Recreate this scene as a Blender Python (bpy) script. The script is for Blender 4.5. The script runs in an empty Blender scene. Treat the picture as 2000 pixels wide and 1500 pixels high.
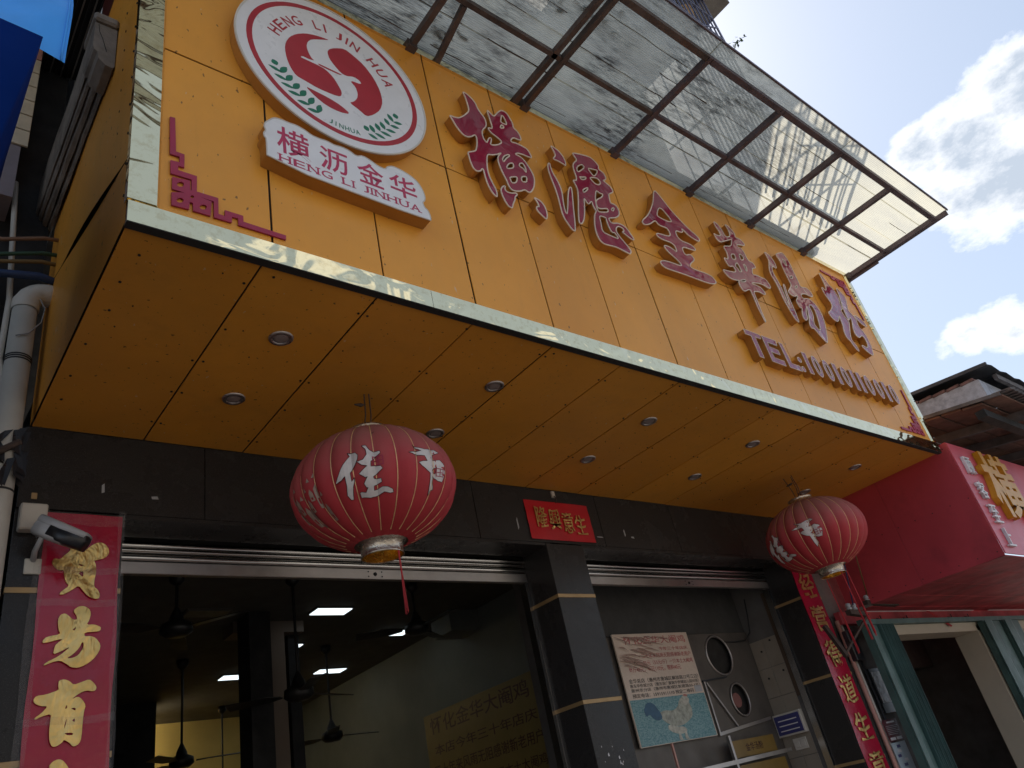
import bpy, bmesh, math, random, json
from mathutils import Vector, Matrix
random.seed(7)
SC = bpy.context.scene
COL = SC.collection
R = math.radians

# ------------------------------------------------------------------ camera
cam = bpy.data.cameras.new('camera')
cam.sensor_fit = 'HORIZONTAL'; cam.sensor_width = 36.0; cam.lens = 26.95
cam.clip_start = 0.02; cam.clip_end = 2000
camo = bpy.data.objects.new('camera', cam); COL.objects.link(camo)
rt = Vector((0.76993, -0.60601, -0.19990)); up = Vector((-0.17636, -0.50314, 0.84602)); bk = Vector((-0.61327, -0.61612, -0.49426))
camo.matrix_world = Matrix(((rt.x, up.x, bk.x, 0), (rt.y, up.y, bk.y, 0), (rt.z, up.z, bk.z, 1.6), (0, 0, 0, 1)))
SC.camera = camo

# ------------------------------------------------------------------ sky, sun, exposure
SUN_EL, SUN_AZ = R(52), R(47)          # azimuth clockwise from +Y
world = bpy.data.worlds.new('World'); SC.world = world; world.use_nodes = True
wn = world.node_tree.nodes; wl = world.node_tree.links; wn.clear()
def W(t, **k):
    n = wn.new(t)
    for a, b in k.items(): setattr(n, a, b)
    return n
sky = W('ShaderNodeTexSky', sky_type='NISHITA', sun_disc=False)
sky.sun_elevation = SUN_EL; sky.sun_rotation = SUN_AZ
sky.air_density = 1.0; sky.dust_density = 1.8; sky.ozone_density = 1.6
tc = W('ShaderNodeTexCoord')
sep = W('ShaderNodeSeparateXYZ'); wl.new(tc.outputs['Generated'], sep.inputs[0])
def M(op, a, b=None, c=None, clamp=False):
    n = W('ShaderNodeMath', operation=op, use_clamp=clamp)
    for i, v in enumerate((a, b, c)):
        if v is None: continue
        if isinstance(v, (int, float)): n.inputs[i].default_value = v
        else: wl.new(v, n.inputs[i])
    return n.outputs[0]
def cloud_noise(scale, detail, off, rough=.6):
    mp = W('ShaderNodeMapping'); mp.inputs['Location'].default_value = off; mp.inputs['Scale'].default_value = (1, 1, 1.9)
    wl.new(tc.outputs['Generated'], mp.inputs[0])
    n = W('ShaderNodeTexNoise'); n.inputs['Scale'].default_value = scale; n.inputs['Detail'].default_value = detail; n.inputs['Roughness'].default_value = rough
    wl.new(mp.outputs[0], n.inputs['Vector']); return n.outputs['Fac']
def blob(d, wdt):                       # a cloud bank around a direction
    v = W('ShaderNodeVectorMath', operation='DOT_PRODUCT'); wl.new(tc.outputs['Generated'], v.inputs[0])
    v.inputs[1].default_value = Vector(d).normalized()
    return M('MULTIPLY_ADD', M('SUBTRACT', v.outputs['Value'], 1.0), 1.0/(1-math.cos(R(wdt))), 1.0, clamp=True)
CLOUDS = [((0.842, 0.012, 0.539), 5.2, 1.0), ((0.847, 0.074, 0.527), 4.6, 1.0), ((0.829, 0.122, 0.545), 3.0, 0.85), ((0.876, 0.05, 0.479), 5.5, 1.0), ((0.875, 0.095, 0.475), 4.6, 0.85), ((0.854, 0.123, 0.506), 3.0, 0.7), ((0.922, 0.152, 0.355), 3.4, 0.8), ((0.91, 0.192, 0.368), 2.4, 0.7), ((0.905, 0.223, 0.363), 1.6, 0.6), ((0.89, -0.043, 0.453), 9, 1.0), ((0.954, 0.035, 0.297), 8, 0.8), ((-0.749, 0.575, 0.329), 7.46560566975713, 0.7606364057940299), ((0.67, -0.382, 0.637), 12.356138217538069, 0.6887712702761271), ((-0.896, -0.209, 0.391), 8.208651704997582, 0.642473316972612), ((0.364, -0.677, 0.639), 12.603134869800764, 0.677374247207696), ((-0.303, 0.771, 0.56), 12.123262962151026, 0.9418593431965389), ((0.695, -0.656, 0.293), 11.24096318603916, 0.8686805826065893), ((-0.94, -0.034, 0.341), 10.315115213096016, 0.6357384829061561)]
acc = None
for d, wdt, s in CLOUDS:
    b = M('MULTIPLY', blob(d, wdt), s); acc = b if acc is None else M('MAXIMUM', acc, b)
big = cloud_noise(2.6, 3, (3.1, 1.7, .4)); fine = cloud_noise(9.0, 13, (.3, 5.2, 1.1), .66)
dens = M('ADD', M('MULTIPLY', acc, .50), M('MULTIPLY_ADD', big, .22, M('MULTIPLY', fine, .75)))
dens = M('SUBTRACT', dens, .725)
cov = M('MULTIPLY', dens, 6.5, clamp=True)
core = M('MULTIPLY', M('SUBTRACT', dens, .06), 5.0, clamp=True)
haze_f = M('POWER', M('SUBTRACT', 1.0, M('MAXIMUM', sep.outputs['Z'], 0.0), clamp=True), 4.0)
ccol = W('ShaderNodeMixRGB'); ccol.inputs[1].default_value = (11.2, 11.2, 11.3, 1); ccol.inputs[2].default_value = (4.9, 5.6, 6.6, 1); wl.new(core, ccol.inputs[0])
hz = W('ShaderNodeMixRGB'); hz.inputs[2].default_value = (6.9, 8.3, 10.2, 1); wl.new(sky.outputs[0], hz.inputs[1])
wl.new(M('MULTIPLY_ADD', haze_f, .45, .38), hz.inputs[0])
mixc = W('ShaderNodeMixRGB'); wl.new(cov, mixc.inputs[0]); wl.new(hz.outputs[0], mixc.inputs[1]); wl.new(ccol.outputs[0], mixc.inputs[2])
bg = W('ShaderNodeBackground'); bg.inputs['Strength'].default_value = 0.078; wl.new(mixc.outputs[0], bg.inputs['Color'])
wo = W('ShaderNodeOutputWorld'); wl.new(bg.outputs[0], wo.inputs['Surface'])

sun = bpy.data.lights.new('sun', 'SUN'); sun.energy = 3.2; sun.angle = R(.5); sun.color = (1, .94, .85)
suno = bpy.data.objects.new('sun', sun); COL.objects.link(suno)
sd = Vector((math.sin(SUN_AZ)*math.cos(SUN_EL), math.cos(SUN_AZ)*math.cos(SUN_EL), math.sin(SUN_EL)))
suno.rotation_euler = sd.to_track_quat('Z', 'Y').to_euler(); suno.location = (12, 14, 18)
vs = SC.view_settings
vs.view_transform = 'Standard'; vs.look = 'None'; vs.gamma = 1; vs.use_curve_mapping = False
vs.exposure = 0.68
SC.display_settings.display_device = 'sRGB'
SC.render.engine = 'CYCLES'
SC.cycles.use_denoising = True
SC.cycles.max_bounces = 8; SC.cycles.transparent_max_bounces = 16
SC.cycles.sample_clamp_indirect = 4

# ------------------------------------------------------------------ materials
class N:
    def __init__(s, name):
        s.m = bpy.data.materials.new(name); s.m.use_nodes = True
        s.t = s.m.node_tree; s.t.nodes.clear(); s.n = s.t.nodes; s.l = s.t.links
        s.out = s.n.new('ShaderNodeOutputMaterial'); s.co = s.n.new('ShaderNodeTexCoord')
    def new(s, t, **k):
        n = s.n.new(t)
        for a, b in k.items(): setattr(n, a, b)
        return n
    def vec(s, scale=(1, 1, 1), loc=(0, 0, 0), rot=(0, 0, 0)):
        mp = s.new('ShaderNodeMapping'); mp.inputs['Scale'].default_value = scale; mp.inputs['Location'].default_value = loc; mp.inputs['Rotation'].default_value = rot
        s.l.new(s.co.outputs['Object'], mp.inputs[0]); return mp.outputs[0]
    def noise(s, scale, detail=4, rough=.55, vec=None, dist=0):
        n = s.new('ShaderNodeTexNoise'); n.inputs['Scale'].default_value = scale; n.inputs['Detail'].default_value = detail; n.inputs['Roughness'].default_value = rough; n.inputs['Distortion'].default_value = dist
        s.l.new(vec if vec else s.co.outputs['Object'], n.inputs['Vector']); return n.outputs['Fac']
    def ramp(s, f, a, b):
        n = s.new('ShaderNodeMapRange'); n.inputs['From Min'].default_value = a; n.inputs['From Max'].default_value = b; s.l.new(f, n.inputs['Value']); return n.outputs['Result']
    def mix(s, f, a, b):
        n = s.new('ShaderNodeMixRGB')
        for i, v in ((0, f), (1, a), (2, b)):
            if isinstance(v, (int, float)): n.inputs[i].default_value = v
            elif isinstance(v, tuple): n.inputs[i].default_value = (*v[:3], 1)
            else: s.l.new(v, n.inputs[i])
        return n.outputs[0]
    def math(s, op, a, b=0.0):
        n = s.new('ShaderNodeMath', operation=op)
        for i, v in ((0, a), (1, b)):
            if isinstance(v, (int, float)): n.inputs[i].default_value = v
            else: s.l.new(v, n.inputs[i])
        return n.outputs[0]
    def bump(s, h, strength, dist=.01):
        n = s.new('ShaderNodeBump'); n.inputs['Strength'].default_value = strength; n.inputs['Distance'].default_value = dist; s.l.new(h, n.inputs['Height']); return n.outputs[0]
    def bsdf(s, col, rough=.5, metal=0, nrm=None, spec=.5, **k):
        b = s.new('ShaderNodeBsdfPrincipled')
        for nm, v in (('Base Color', col), ('Roughness', rough), ('Metallic', metal), ('Specular IOR Level', spec), *k.items()):
            if isinstance(v, tuple): b.inputs[nm].default_value = (*v[:3], 1)
            elif isinstance(v, (int, float)): b.inputs[nm].default_value = v
            else: s.l.new(v, b.inputs[nm])
        if nrm: s.l.new(nrm, b.inputs['Normal'])
        return b.outputs[0]
    def done(s, sh): s.l.new(sh, s.out.inputs['Surface']); return s.m
    def rnd(s):
        return s.new('ShaderNodeObjectInfo').outputs['Random']
def dk(c, f): return tuple(min(1, x*f) for x in c[:3])
def mat(name, col, rough=.5, metal=0, var=.15, scale=6, bump=0, bscale=60, spec=.5, dirt=0, dcol=(.03, .025, .02), dscale=3, streak=False, pervar=0, **k):
    n = N(name)
    f = n.noise(scale, 5)
    c = n.mix(n.ramp(f, .3, .7), dk(col, 1-var), dk(col, 1+var))
    if pervar: c = n.mix(n.math('MULTIPLY', n.rnd(), pervar), c, dk(col, .6))
    if dirt:
        v = n.vec((1, 1, .12)) if streak else None
        d = n.noise(dscale, 9, .68, v)
        c = n.mix(n.math('MULTIPLY', n.ramp(d, .52, .78), dirt), c, dcol)
    rg = n.ramp(n.noise(scale*2.3, 4), .2, .8)
    r = n.new('ShaderNodeMapRange'); r.inputs['To Min'].default_value = max(.02, rough*.8); r.inputs['To Max'].default_value = min(1, rough*1.25); n.l.new(rg, r.inputs['Value'])
    nr = n.bump(n.noise(bscale, 4), bump) if bump else None
    return n.done(n.bsdf(c, r.outputs[0], metal, nr, spec, **k))

def m_acp():
    n = N('yellow aluminium panel')
    f = n.noise(1.3, 5, .6); c = n.mix(n.ramp(f, .3, .7), (.76, .310, .030), (.88, .380, .048))
    c = n.mix(n.math('MULTIPLY', n.rnd(), .45), c, (.60, .235, .026))
    st = n.ramp(n.noise(4, 9, .75, n.vec((1, 1, .16))), .55, .80)
    c = n.mix(n.math('MULTIPLY', st, .26), c, (.26, .13, .03))
    bl_ = n.ramp(n.noise(.9, 7, .72, n.vec((1, 1, .6), (2, 9, 4))), .38, .72); c = n.mix(n.math('MULTIPLY', bl_, .40), c, (.46, .235, .055))
    sp = n.ramp(n.noise(48, 2, .5, n.vec((1, 1, .55))), .695, .72)
    c = n.mix(n.math('MULTIPLY', sp, .75), c, (.05, .025, .015))
    sp2 = n.ramp(n.noise(20, 3, .6, n.vec((1.6, 1, .5), (7, 3, 1))), .70, .715)
    c = n.mix(n.math('MULTIPLY', sp2, .55), c, (.62, .52, .40))
    w = n.bump(n.noise(2.6, 2), .30, .02)
    return n.done(n.bsdf(c, n.new('ShaderNodeMapRange').outputs[0] if 0 else .42, 0, w, .35))
ACP = m_acp()
def m_trim():
    n = N('gold mirror steel')
    v = n.vec((1.6, 1, 2.6)); f = n.noise(2.4, 2, .5, v, .6)
    w = n.bump(f, .55, .035)
    c = n.mix(n.ramp(n.noise(30, 6, .7), .5, .75), (.80, .70, .44), (.62, .50, .28))
    return n.done(n.bsdf(c, .06, 1.0, w))
TRIM = m_trim()
def m_granite():
    n = N('black granite')
    f = n.ramp(n.noise(260, 2, .5), .55, .75); c = n.mix(f, (.030, .027, .025), (.10, .092, .088))
    d = n.ramp(n.noise(2.2, 8, .68), .45, .8); c = n.mix(n.math('MULTIPLY', d, .35), c, (.05, .045, .04))
    c = n.mix(n.math('MULTIPLY', n.rnd(), .25), c, (.03, .028, .028))
    r = n.new('ShaderNodeMapRange'); r.inputs['To Min'].default_value = .22; r.inputs['To Max'].default_value = .5; n.l.new(d, r.inputs['Value'])
    return n.done(n.bsdf(c, r.outputs[0], 0, None, .20))
GRAN = m_granite()
DARK = mat('dark backing', (.02, .018, .016), .8)
GOLDSTRIP = mat('gold strip', (.42, .27, .12), .45, .3, dirt=.5)
STEEL = mat('stainless steel', (.55, .53, .51), .22, 1.0, .08, 3, .03, 20, dirt=.25, dcol=(.2, .17, .15), streak=False)
STEELD = mat('dull steel', (.46, .43, .41), .42, 1.0, .12, 5, dirt=.4, dcol=(.15, .12, .1))
LFACE_R = None
def m_face():
    n = N('crimson acrylic face')
    f = n.noise(3.2, 3); c = n.mix(n.ramp(f, .3, .7), (.30, .014, .045), (.24, .02, .05))
    w = n.bump(n.noise(4.5, 2, .5, None, .8), .55, .03)
    d = n.ramp(n.noise(26, 8, .7), .6, .85); c = n.mix(n.math('MULTIPLY', d, .3), c, (.35, .16, .16))
    return n.done(n.bsdf(c, .12, 0, w, .6))
LFACE = m_face()
LSIDE = mat('ochre letter side', (.46, .20, .04), .6, .0, .15, 6, spec=.12, dirt=.55, dcol=(.12, .06, .02), dscale=6)
LTRIM = mat('cream edge trim', (.72, .58, .46), .4, 0, .12)
WHITEFACE = mat('aged white acrylic', (.74, .72, .72), .3, 0, .04, 8, dirt=.18, dcol=(.45, .42, .40), dscale=14)
INKRED = mat('red print', (.40, .018, .03), .38, 0, .08)
INKMAG = mat('crimson print', (.45, .02, .08), .38, 0, .08)
INKGREEN = mat('green print', (.01, .16, .09), .4, 0, .08)
ORNRED = mat('crimson foam board', (.34, .012, .05), .45, 0, .1)
RUST = mat('rusty brown steel', (.10, .075, .068), .65, .2, .35, 8, .3, 40, dirt=.7, dcol=(.16, .06, .03), dscale=5)
RUST2 = mat('painted purple brown steel', (.095, .072, .085), .6, .1, .3, 8, .2, 40, dirt=.5, dcol=(.18, .07, .04), dscale=6)
def m_sheet():
    n = N('weathered translucent sheet')
    wv = n.vec((.35, 2.2, 1)); g = n.noise(3.0, 8, .66, wv)
    c = n.mix(n.ramp(g, .35, .75), (.70, .66, .53), (.58, .555, .48))
    d1 = n.ramp(n.noise(1.05, 3, .6, n.vec((1, 1.3, 1), (.75, 1.4, 0))), .44, .60)
    d2 = n.ramp(n.noise(17, 9, .72, n.vec((.5, 2.6, 1))), .42, .62)
    sx = n.new('ShaderNodeSeparateXYZ'); n.l.new(n.co.outputs['Object'], sx.inputs[0])
    d3 = n.ramp(sx.outputs['X'], 5.7, 4.6)
    run = n.ramp(n.noise(9, 7, .7, n.vec((.16, 3.2, 1))), .56, .72)
    dd = n.math('MULTIPLY', n.math('MULTIPLY', d1, d2), d3)
    dd = n.math('MAXIMUM', dd, n.math('MULTIPLY', n.math('MULTIPLY', run, d3), .72))
    sp = n.ramp(n.noise(34, 5, .6, n.vec((.6, 1.6, 1))), .70, .76)
    dd = n.math('MAXIMUM', n.math('MULTIPLY', dd, .93), n.math('MULTIPLY', sp, .7))
    br = n.math('MULTIPLY', n.ramp(n.noise(1.6, 7, .7, n.vec((.8, 1.4, 1), (4.2, .3, 0))), .46, .72), n.ramp(sx.outputs['X'], 6.9, 4.2))
    c = n.mix(n.math('MULTIPLY', br, .55), c, (.30, .26, .21))
    c = n.mix(dd, c, (.05, .045, .04))
    tr = n.new('ShaderNodeBsdfTranslucent'); n.l.new(c, tr.inputs['Color'])
    df = n.bsdf(c, .35, 0, None, .4)
    tp = n.new('ShaderNodeBsdfTransparent'); n.l.new(c, tp.inputs['Color'])
    a = n.new('ShaderNodeMixShader'); a.inputs[0].default_value = .84; n.l.new(df, a.inputs[1]); n.l.new(tr.outputs[0], a.inputs[2])
    b = n.new('ShaderNodeMixShader'); n.l.new(n.math('MULTIPLY', n.math('SUBTRACT', 1.0, dd), .22), b.inputs[0]); n.l.new(a.outputs[0], b.inputs[1]); n.l.new(tp.outputs[0], b.inputs[2])
    return n.done(b.outputs[0])
SHEET = m_sheet()
def m_lantern():
    n = N('faded red lantern cloth')
    sx = n.new('ShaderNodeSeparateXYZ'); n.l.new(n.co.outputs['Object'], sx.inputs[0])
    f = n.noise(70, 4); w = n.noise(3, 6, .6)
    c = n.mix(n.ramp(w, .3, .7), (.41, .032, .040), (.49, .046, .052))
    du = n.math('ADD', n.ramp(sx.outputs['Z'], -.08, .26), n.math('MULTIPLY', n.math('SUBTRACT', w, .5), .9))
    c = n.mix(n.math('MULTIPLY', n.math('MINIMUM', n.math('MAXIMUM', du, 0), 1), .85), c, (.27, .165, .145))   # dust settled on the upper cloth
    d = n.ramp(n.noise(19, 3), .74, .77); c = n.mix(n.math('MULTIPLY', d, .8), c, (.05, .02, .02))
    return n.done(n.bsdf(c, .62, 0, n.bump(f, .15, .002), .3))
LANT = m_lantern()
LPRINT = mat('dusty silver print', (.66, .60, .57), .55, .1, .12, 30, dirt=.3, dcol=(.3, .24, .22), dscale=30)
LPRINT2 = mat('faint gold print', (.36, .26, .20), .5, .2, .15, 30)
LOUT = mat('dark print outline', (.03, .01, .01), .6)
GOLDWIRE = mat('gold piping', (.80, .56, .28), .4, .35, .2, 20)
CAPM = mat('tarnished silver gold cap', (.60, .52, .42), .28, .9, .3, 18, .5, 50, dirt=.4, dcol=(.2, .12, .08), dscale=12)
CAPIN = mat('gold foil inside', (.85, .52, .10), .25, .9, .2, 20, .4, 30)
TASSEL = mat('red tassel thread', (.42, .015, .02), .7)
IRON = mat('rusty wire', (.08, .055, .045), .7, .4)
PAPER = mat('glossy red paper', (.40, .010, .040), .22, 0, .12, 4, .5, 9, dirt=.25, dcol=(.33, .03, .07), dscale=3)
PAPERB = mat('bright red paper', (.52, .006, .014), .4, 0, .08)
def m_foil():
    n = N('gold foil'); w = n.bump(n.noise(16, 3, .6, n.vec((1, 1, .5), (0, 0, 0), (0, .6, 0)), .4), .8, .02)
    c = n.mix(n.ramp(n.noise(12, 3), .35, .7), (.78, .54, .20), (.58, .38, .12)); return n.done(n.bsdf(c, .3, .75, w))
FOIL = m_foil()
TAPE = mat('clear packing tape', (.55, .50, .50), .15, 0, .3, 30, .8, 40, Alpha=.10)
PVC = mat('grimy pvc', (.55, .52, .46), .5, 0, .1, 5, dirt=.7, dcol=(.12, .10, .08), dscale=4, streak=True)
CONC = mat('grimy concrete', (.17, .155, .14), .85, 0, .3, 5, .5, 30, dirt=.8, dcol=(.03, .028, .025), dscale=3)
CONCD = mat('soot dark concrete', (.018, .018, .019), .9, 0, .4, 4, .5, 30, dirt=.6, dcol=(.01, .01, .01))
CORN = mat('weathered moulded cement', (.19, .165, .14), .7, 0, .35, 7, .5, 35, dirt=.95, dcol=(.03, .025, .02), dscale=4)
CREAMTILE = mat('cream glazed tile', (.62, .54, .40), .35, 0, .15, 9, dirt=.5, dcol=(.25, .18, .1), dscale=8, pervar=.3)
PINKTILE = mat('faded pink tile', (.5, .25, .2), .5, 0, .15)
TARP = mat('sky blue tarpaulin', (.035, .30, .80), .45, 0, .12, 3, .3, 10)
UMB = mat('navy blue parasol cloth', (.002, .018, .12), .8, 0, .08, 3, spec=.03)
CABLES = {k: mat(k+' cable', c, .55) for k, c in dict(brown=(.25, .15, .10), green=(.03, .09, .06), ochre=(.20, .13, .05), black=(.02, .02, .022), blue=(.02, .05, .14), grey=(.25, .25, .25)).items()}
PLASTICW = mat('ivory plastic', (.58, .53, .46), .45, 0, .06, 5, dirt=.3, dcol=(.2, .16, .1))
PLASTICG = mat('grey plastic', (.40, .40, .41), .35, 0, .05)
PLASTICB = mat('black plastic', (.015, .015, .018), .3, 0, .05)
REDBOX = mat('crimson aluminium panel', (.48, .050, .066), .42, 0, .18, 1.5, .12, 3, dirt=.5, dcol=(.10, .02, .03), dscale=2)
REDFRONT = mat('faded red front panel', (.56, .08, .11), .4, 0, .10, 2, dirt=.2, dcol=(.5, .25, .25), dscale=3)
REDSOFF = mat('dark red strip', (.40, .06, .07), .55, 0, .4, 3, .2, 6, .12)
GOLDLET = mat('orange yellow letter', (.62, .29, .02), .35, 0, .1)
WHITELET = mat('off white letter', (.70, .66, .66), .4, 0, .08)
GREEN = mat('faded green door paint', (.055, .115, .105), .5, 0, .25, 5, dirt=.5, dcol=(.03, .05, .045), dscale=6, streak=True)
CREAMWALL = mat('cream painted reveal', (.50, .44, .34), .7, 0, .08, 3, dirt=.3, dcol=(.25, .2, .15))
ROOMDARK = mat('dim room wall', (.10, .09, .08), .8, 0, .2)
WOOD = mat('old timber', (.16, .095, .06), .8, 0, .5, 6, .4, 30, dirt=.6, dcol=(.04, .03, .03), dscale=4)
WOODG = mat('grey timber', (.12, .11, .11), .85, 0, .5, 6, .4, 30, dirt=.6, dcol=(.04, .035, .035), dscale=4)
WOODR = mat('reddish board', (.16, .088, .066), .8, 0, .5, 5, .4, 30, dirt=.6, dcol=(.10, .05, .04), dscale=3)
PLASTER = mat('blotchy grey plaster', (.38, .40, .45), .9, 0, .3, 12, .6, 30, dirt=.7, dcol=(.17, .18, .21), dscale=7)
ROOFT = mat('dark roof sheet', (.06, .065, .075), .6, .2, .3, 6)
BRICK = mat('brick edge', (.20, .12, .115), .85, 0, .4, 12)
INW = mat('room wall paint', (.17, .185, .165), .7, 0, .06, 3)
INY = mat('yellow wall paint', (.72, .53, .16), .7, 0, .08, 3)
INC = mat('room ceiling paint', (.10, .093, .075), .8, 0, .06, 3)
INB = mat('brown column paint', (.16, .12, .09), .6, 0, .1, 4)
FANM = mat('dark fan metal', (.018, .018, .018), .4, .3)
def m_emit(name, c, s):
    n = N(name); e = n.new('ShaderNodeEmission'); e.inputs[0].default_value = (*c, 1); e.inputs[1].default_value = s; return n.done(e.outputs[0])
PANEL = m_emit('lit light panel', (.82, .95, 1.0), 1.15)
PANELOFF = mat('unlit light panel', (.10, .10, .09), .5)
POSTY = mat('yellow poster', (.19, .135, .035), .5, 0, .08)
POSTINK = mat('dark red poster ink', (.04, .006, .004), .5)
POSTW = mat('faded poster paper', (.62, .50, .40), .35, 0, .08, 4, .6, 12)
POSTP = mat('faded pink poster ink', (.42, .09, .09), .45, 0, .2)
POSTK = mat('black poster ink', (.02, .02, .022), .5)
def m_water():
    n = N('printed water and gravel'); f = n.noise(60, 8, .7, n.vec((1, 1, 2.2)))
    c = n.mix(n.ramp(f, .38, .66), (.04, .17, .20), (.24, .40, .40)); return n.done(n.bsdf(c, .35))
POSTB = m_water()
HENC = mat('printed hen cream', (.33, .34, .28), .4, 0, .45, 26)
HENW = mat('printed hen pale', (.44, .43, .36), .4, 0, .4, 26)
HENT = mat('printed hen tail', (.02, .09, .17), .4, 0, .2, 30)
HENR = mat('printed hen comb', (.45, .18, .14), .4, 0, .2)
HOOD = mat('dull hood sheet', (.12, .105, .092), .5, .35, .25, 4, dirt=.6, dcol=(.06, .05, .045), dscale=4)
KTILE = mat('ivory wall tile', (.31, .265, .21), .35, 0, .07, 6, dirt=.4, dcol=(.22, .16, .1), dscale=5, pervar=.12)
BROWNP = mat('brown board', (.10, .065, .04), .5)
GLASSD = mat('dark fan glass', (.04, .045, .03), .2)
BLUEB = mat('indigo label', (.05, .05, .17), .4)
GOLDL = mat('gold menu board', (.20, .12, .02), .4)
NOTE = mat('dark red notice', (.09, .012, .02), .3)
NOTEB = mat('pale blue notice', (.42, .50, .55), .4, 0, .1)
ASPH = mat('worn concrete street', (.24, .22, .20), .9, 0, .25, 3, .4, 90)
PAVE = mat('terracotta paving', (.34, .20, .13), .85, 0, .15, 2, .3, 40, dirt=.3)
OPPW = mat('pale render', (.74, .69, .60), .85, 0, .12, 1, dirt=.3, dcol=(.3, .27, .22), streak=True)
OPPG = mat('dark window glass', (.04, .05, .06), .1)
UPW = mat('upper wall tile', (.62, .60, .56), .6, 0, .15, 2, dirt=.5, dcol=(.15, .13, .12), streak=True)
CAGEM = mat('cage paint', (.10, .10, .15), .5, .2, .2)
LEAFM = mat('vine leaf', (.035, .075, .025), .6, 0, .4, 12)
CLAY = mat('clay pot', (.45, .26, .10), .7, 0, .2)

# ------------------------------------------------------------------ mesh helpers
class MB:
    def __init__(s): s.v = []; s.f = []
    def add(s, vs, fs):
        b = len(s.v); s.v += [tuple(v) for v in vs]; s.f += [tuple(i+b for i in f) for f in fs]; return s
    def box(s, x0, x1, y0, y1, z0, z1, bev=0):
        if bev:
            bm = bmesh.new(); bmesh.ops.create_cube(bm, size=1)
            for v in bm.verts: v.co = Vector(((x0+x1)/2+v.co.x*(x1-x0), (y0+y1)/2+v.co.y*(y1-y0), (z0+z1)/2+v.co.z*(z1-z0)))
            bmesh.ops.bevel(bm, geom=list(bm.edges), offset=bev, segments=1, affect='EDGES', profile=.5)
            bm.verts.ensure_lookup_table(); s.add([v.co for v in bm.verts], [[v.index for v in f.verts] for f in bm.faces]); bm.free(); return s
        return s.add([(x0,y0,z0),(x1,y0,z0),(x1,y1,z0),(x0,y1,z0),(x0,y0,z1),(x1,y0,z1),(x1,y1,z1),(x0,y1,z1)],
                     [(0,3,2,1),(4,5,6,7),(0,1,5,4),(1,2,6,5),(2,3,7,6),(3,0,4,7)])
    def tube(s, pts, r, n=8, cap=True):
        pts = [Vector(p) for p in pts]; rs = r if isinstance(r, (list, tuple)) else [r]*len(pts)
        rings = []; ref = None
        for i, p in enumerate(pts):
            d = (pts[min(i+1, len(pts)-1)]-pts[max(i-1, 0)]).normalized()
            if ref is None: ref = Vector((0, 0, 1)) if abs(d.z) < .9 else Vector((1, 0, 0))
            a = d.cross(ref).normalized(); b = d.cross(a).normalized()
            ref = a.cross(d) if (a.cross(d)).length > 0 else ref
            rings.append([p+rs[i]*(math.cos(2*math.pi*k/n)*a+math.sin(2*math.pi*k/n)*b) for k in range(n)])
        vs = [v for q in rings for v in q]
        fs = [(i*n+k, i*n+(k+1) % n, (i+1)*n+(k+1) % n, (i+1)*n+k) for i in range(len(pts)-1) for k in range(n)]
        if cap: fs += [tuple(range(n))[::-1], tuple((len(pts)-1)*n+k for k in range(n))]
        return s.add(vs, fs)
    def bar(s, p, q, w, h):                 # rectangular bar from p to q, w sideways, h up
        p = Vector(p); q = Vector(q); d = (q-p).normalized(); u = Vector((0, 0, 1)) if abs(d.z) < .95 else Vector((0, 1, 0))
        a = d.cross(u).normalized()*w/2; b = a.cross(d).normalized()*h/2
        return s.add([p-a-b, p+a-b, p+a+b, p-a+b, q-a-b, q+a-b, q+a+b, q-a+b], [(0,1,2,3),(7,6,5,4),(0,4,5,1),(1,5,6,2),(2,6,7,3),(3,7,4,0)])
    def lathe(s, prof, cx=0, cy=0, n=24, cap=False):
        vs = [(cx+r*math.cos(2*math.pi*k/n), cy+r*math.sin(2*math.pi*k/n), z) for r, z in prof for k in range(n)]
        fs = [(i*n+k, i*n+(k+1) % n, (i+1)*n+(k+1) % n, (i+1)*n+k) for i in range(len(prof)-1) for k in range(n)]
        if cap: fs += [tuple(range(n))[::-1], tuple((len(prof)-1)*n+k for k in range(n))]
        return s.add(vs, fs)
    def mesh(s, name, m, smooth=False):
        me = bpy.data.meshes.new(name); me.from_pydata(s.v, [], s.f); me.validate()
        bm = bmesh.new(); bm.from_mesh(me); bmesh.ops.recalc_face_normals(bm, faces=bm.faces); bm.to_mesh(me); bm.free()
        me.materials.append(m)
        if smooth: me.polygons.foreach_set('use_smooth', [True]*len(me.polygons))
        return me
    def build(s, name, m, parent=None, smooth=False): return link(name, s.mesh(name, m, smooth), parent)
def link(name, me, parent=None, loc=None):
    o = bpy.data.objects.new(name, me); COL.objects.link(o)
    if parent is not None:
        o.parent = parent; o.matrix_parent_inverse = parent_mw(parent).inverted()
    if loc: o.location = loc
    return o
def parent_mw(o):
    m = Matrix.Translation(o.location) @ o.rotation_euler.to_matrix().to_4x4() if o.type == 'EMPTY' else o.matrix_basis.copy()
    return parent_mw(o.parent) @ o.matrix_parent_inverse @ m if o.parent else m
def thing(name, label, cat, loc=(0, 0, 0), group=None):
    o = bpy.data.objects.new(name, None); COL.objects.link(o); o.location = loc; o.empty_display_size = .1
    return tag(o, label, cat, group)
def tag(o, label, cat, group=None):
    o['label'] = label; o['category'] = cat
    if group: o['group'] = group
    return o
def box(name, m, parent, *b, bev=0): return MB().box(*b, bev=bev).build(name, m, parent)
def stuff(o): o['kind'] = 'stuff'; return o
def struct(o): o['kind'] = 'structure'; return o

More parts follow.
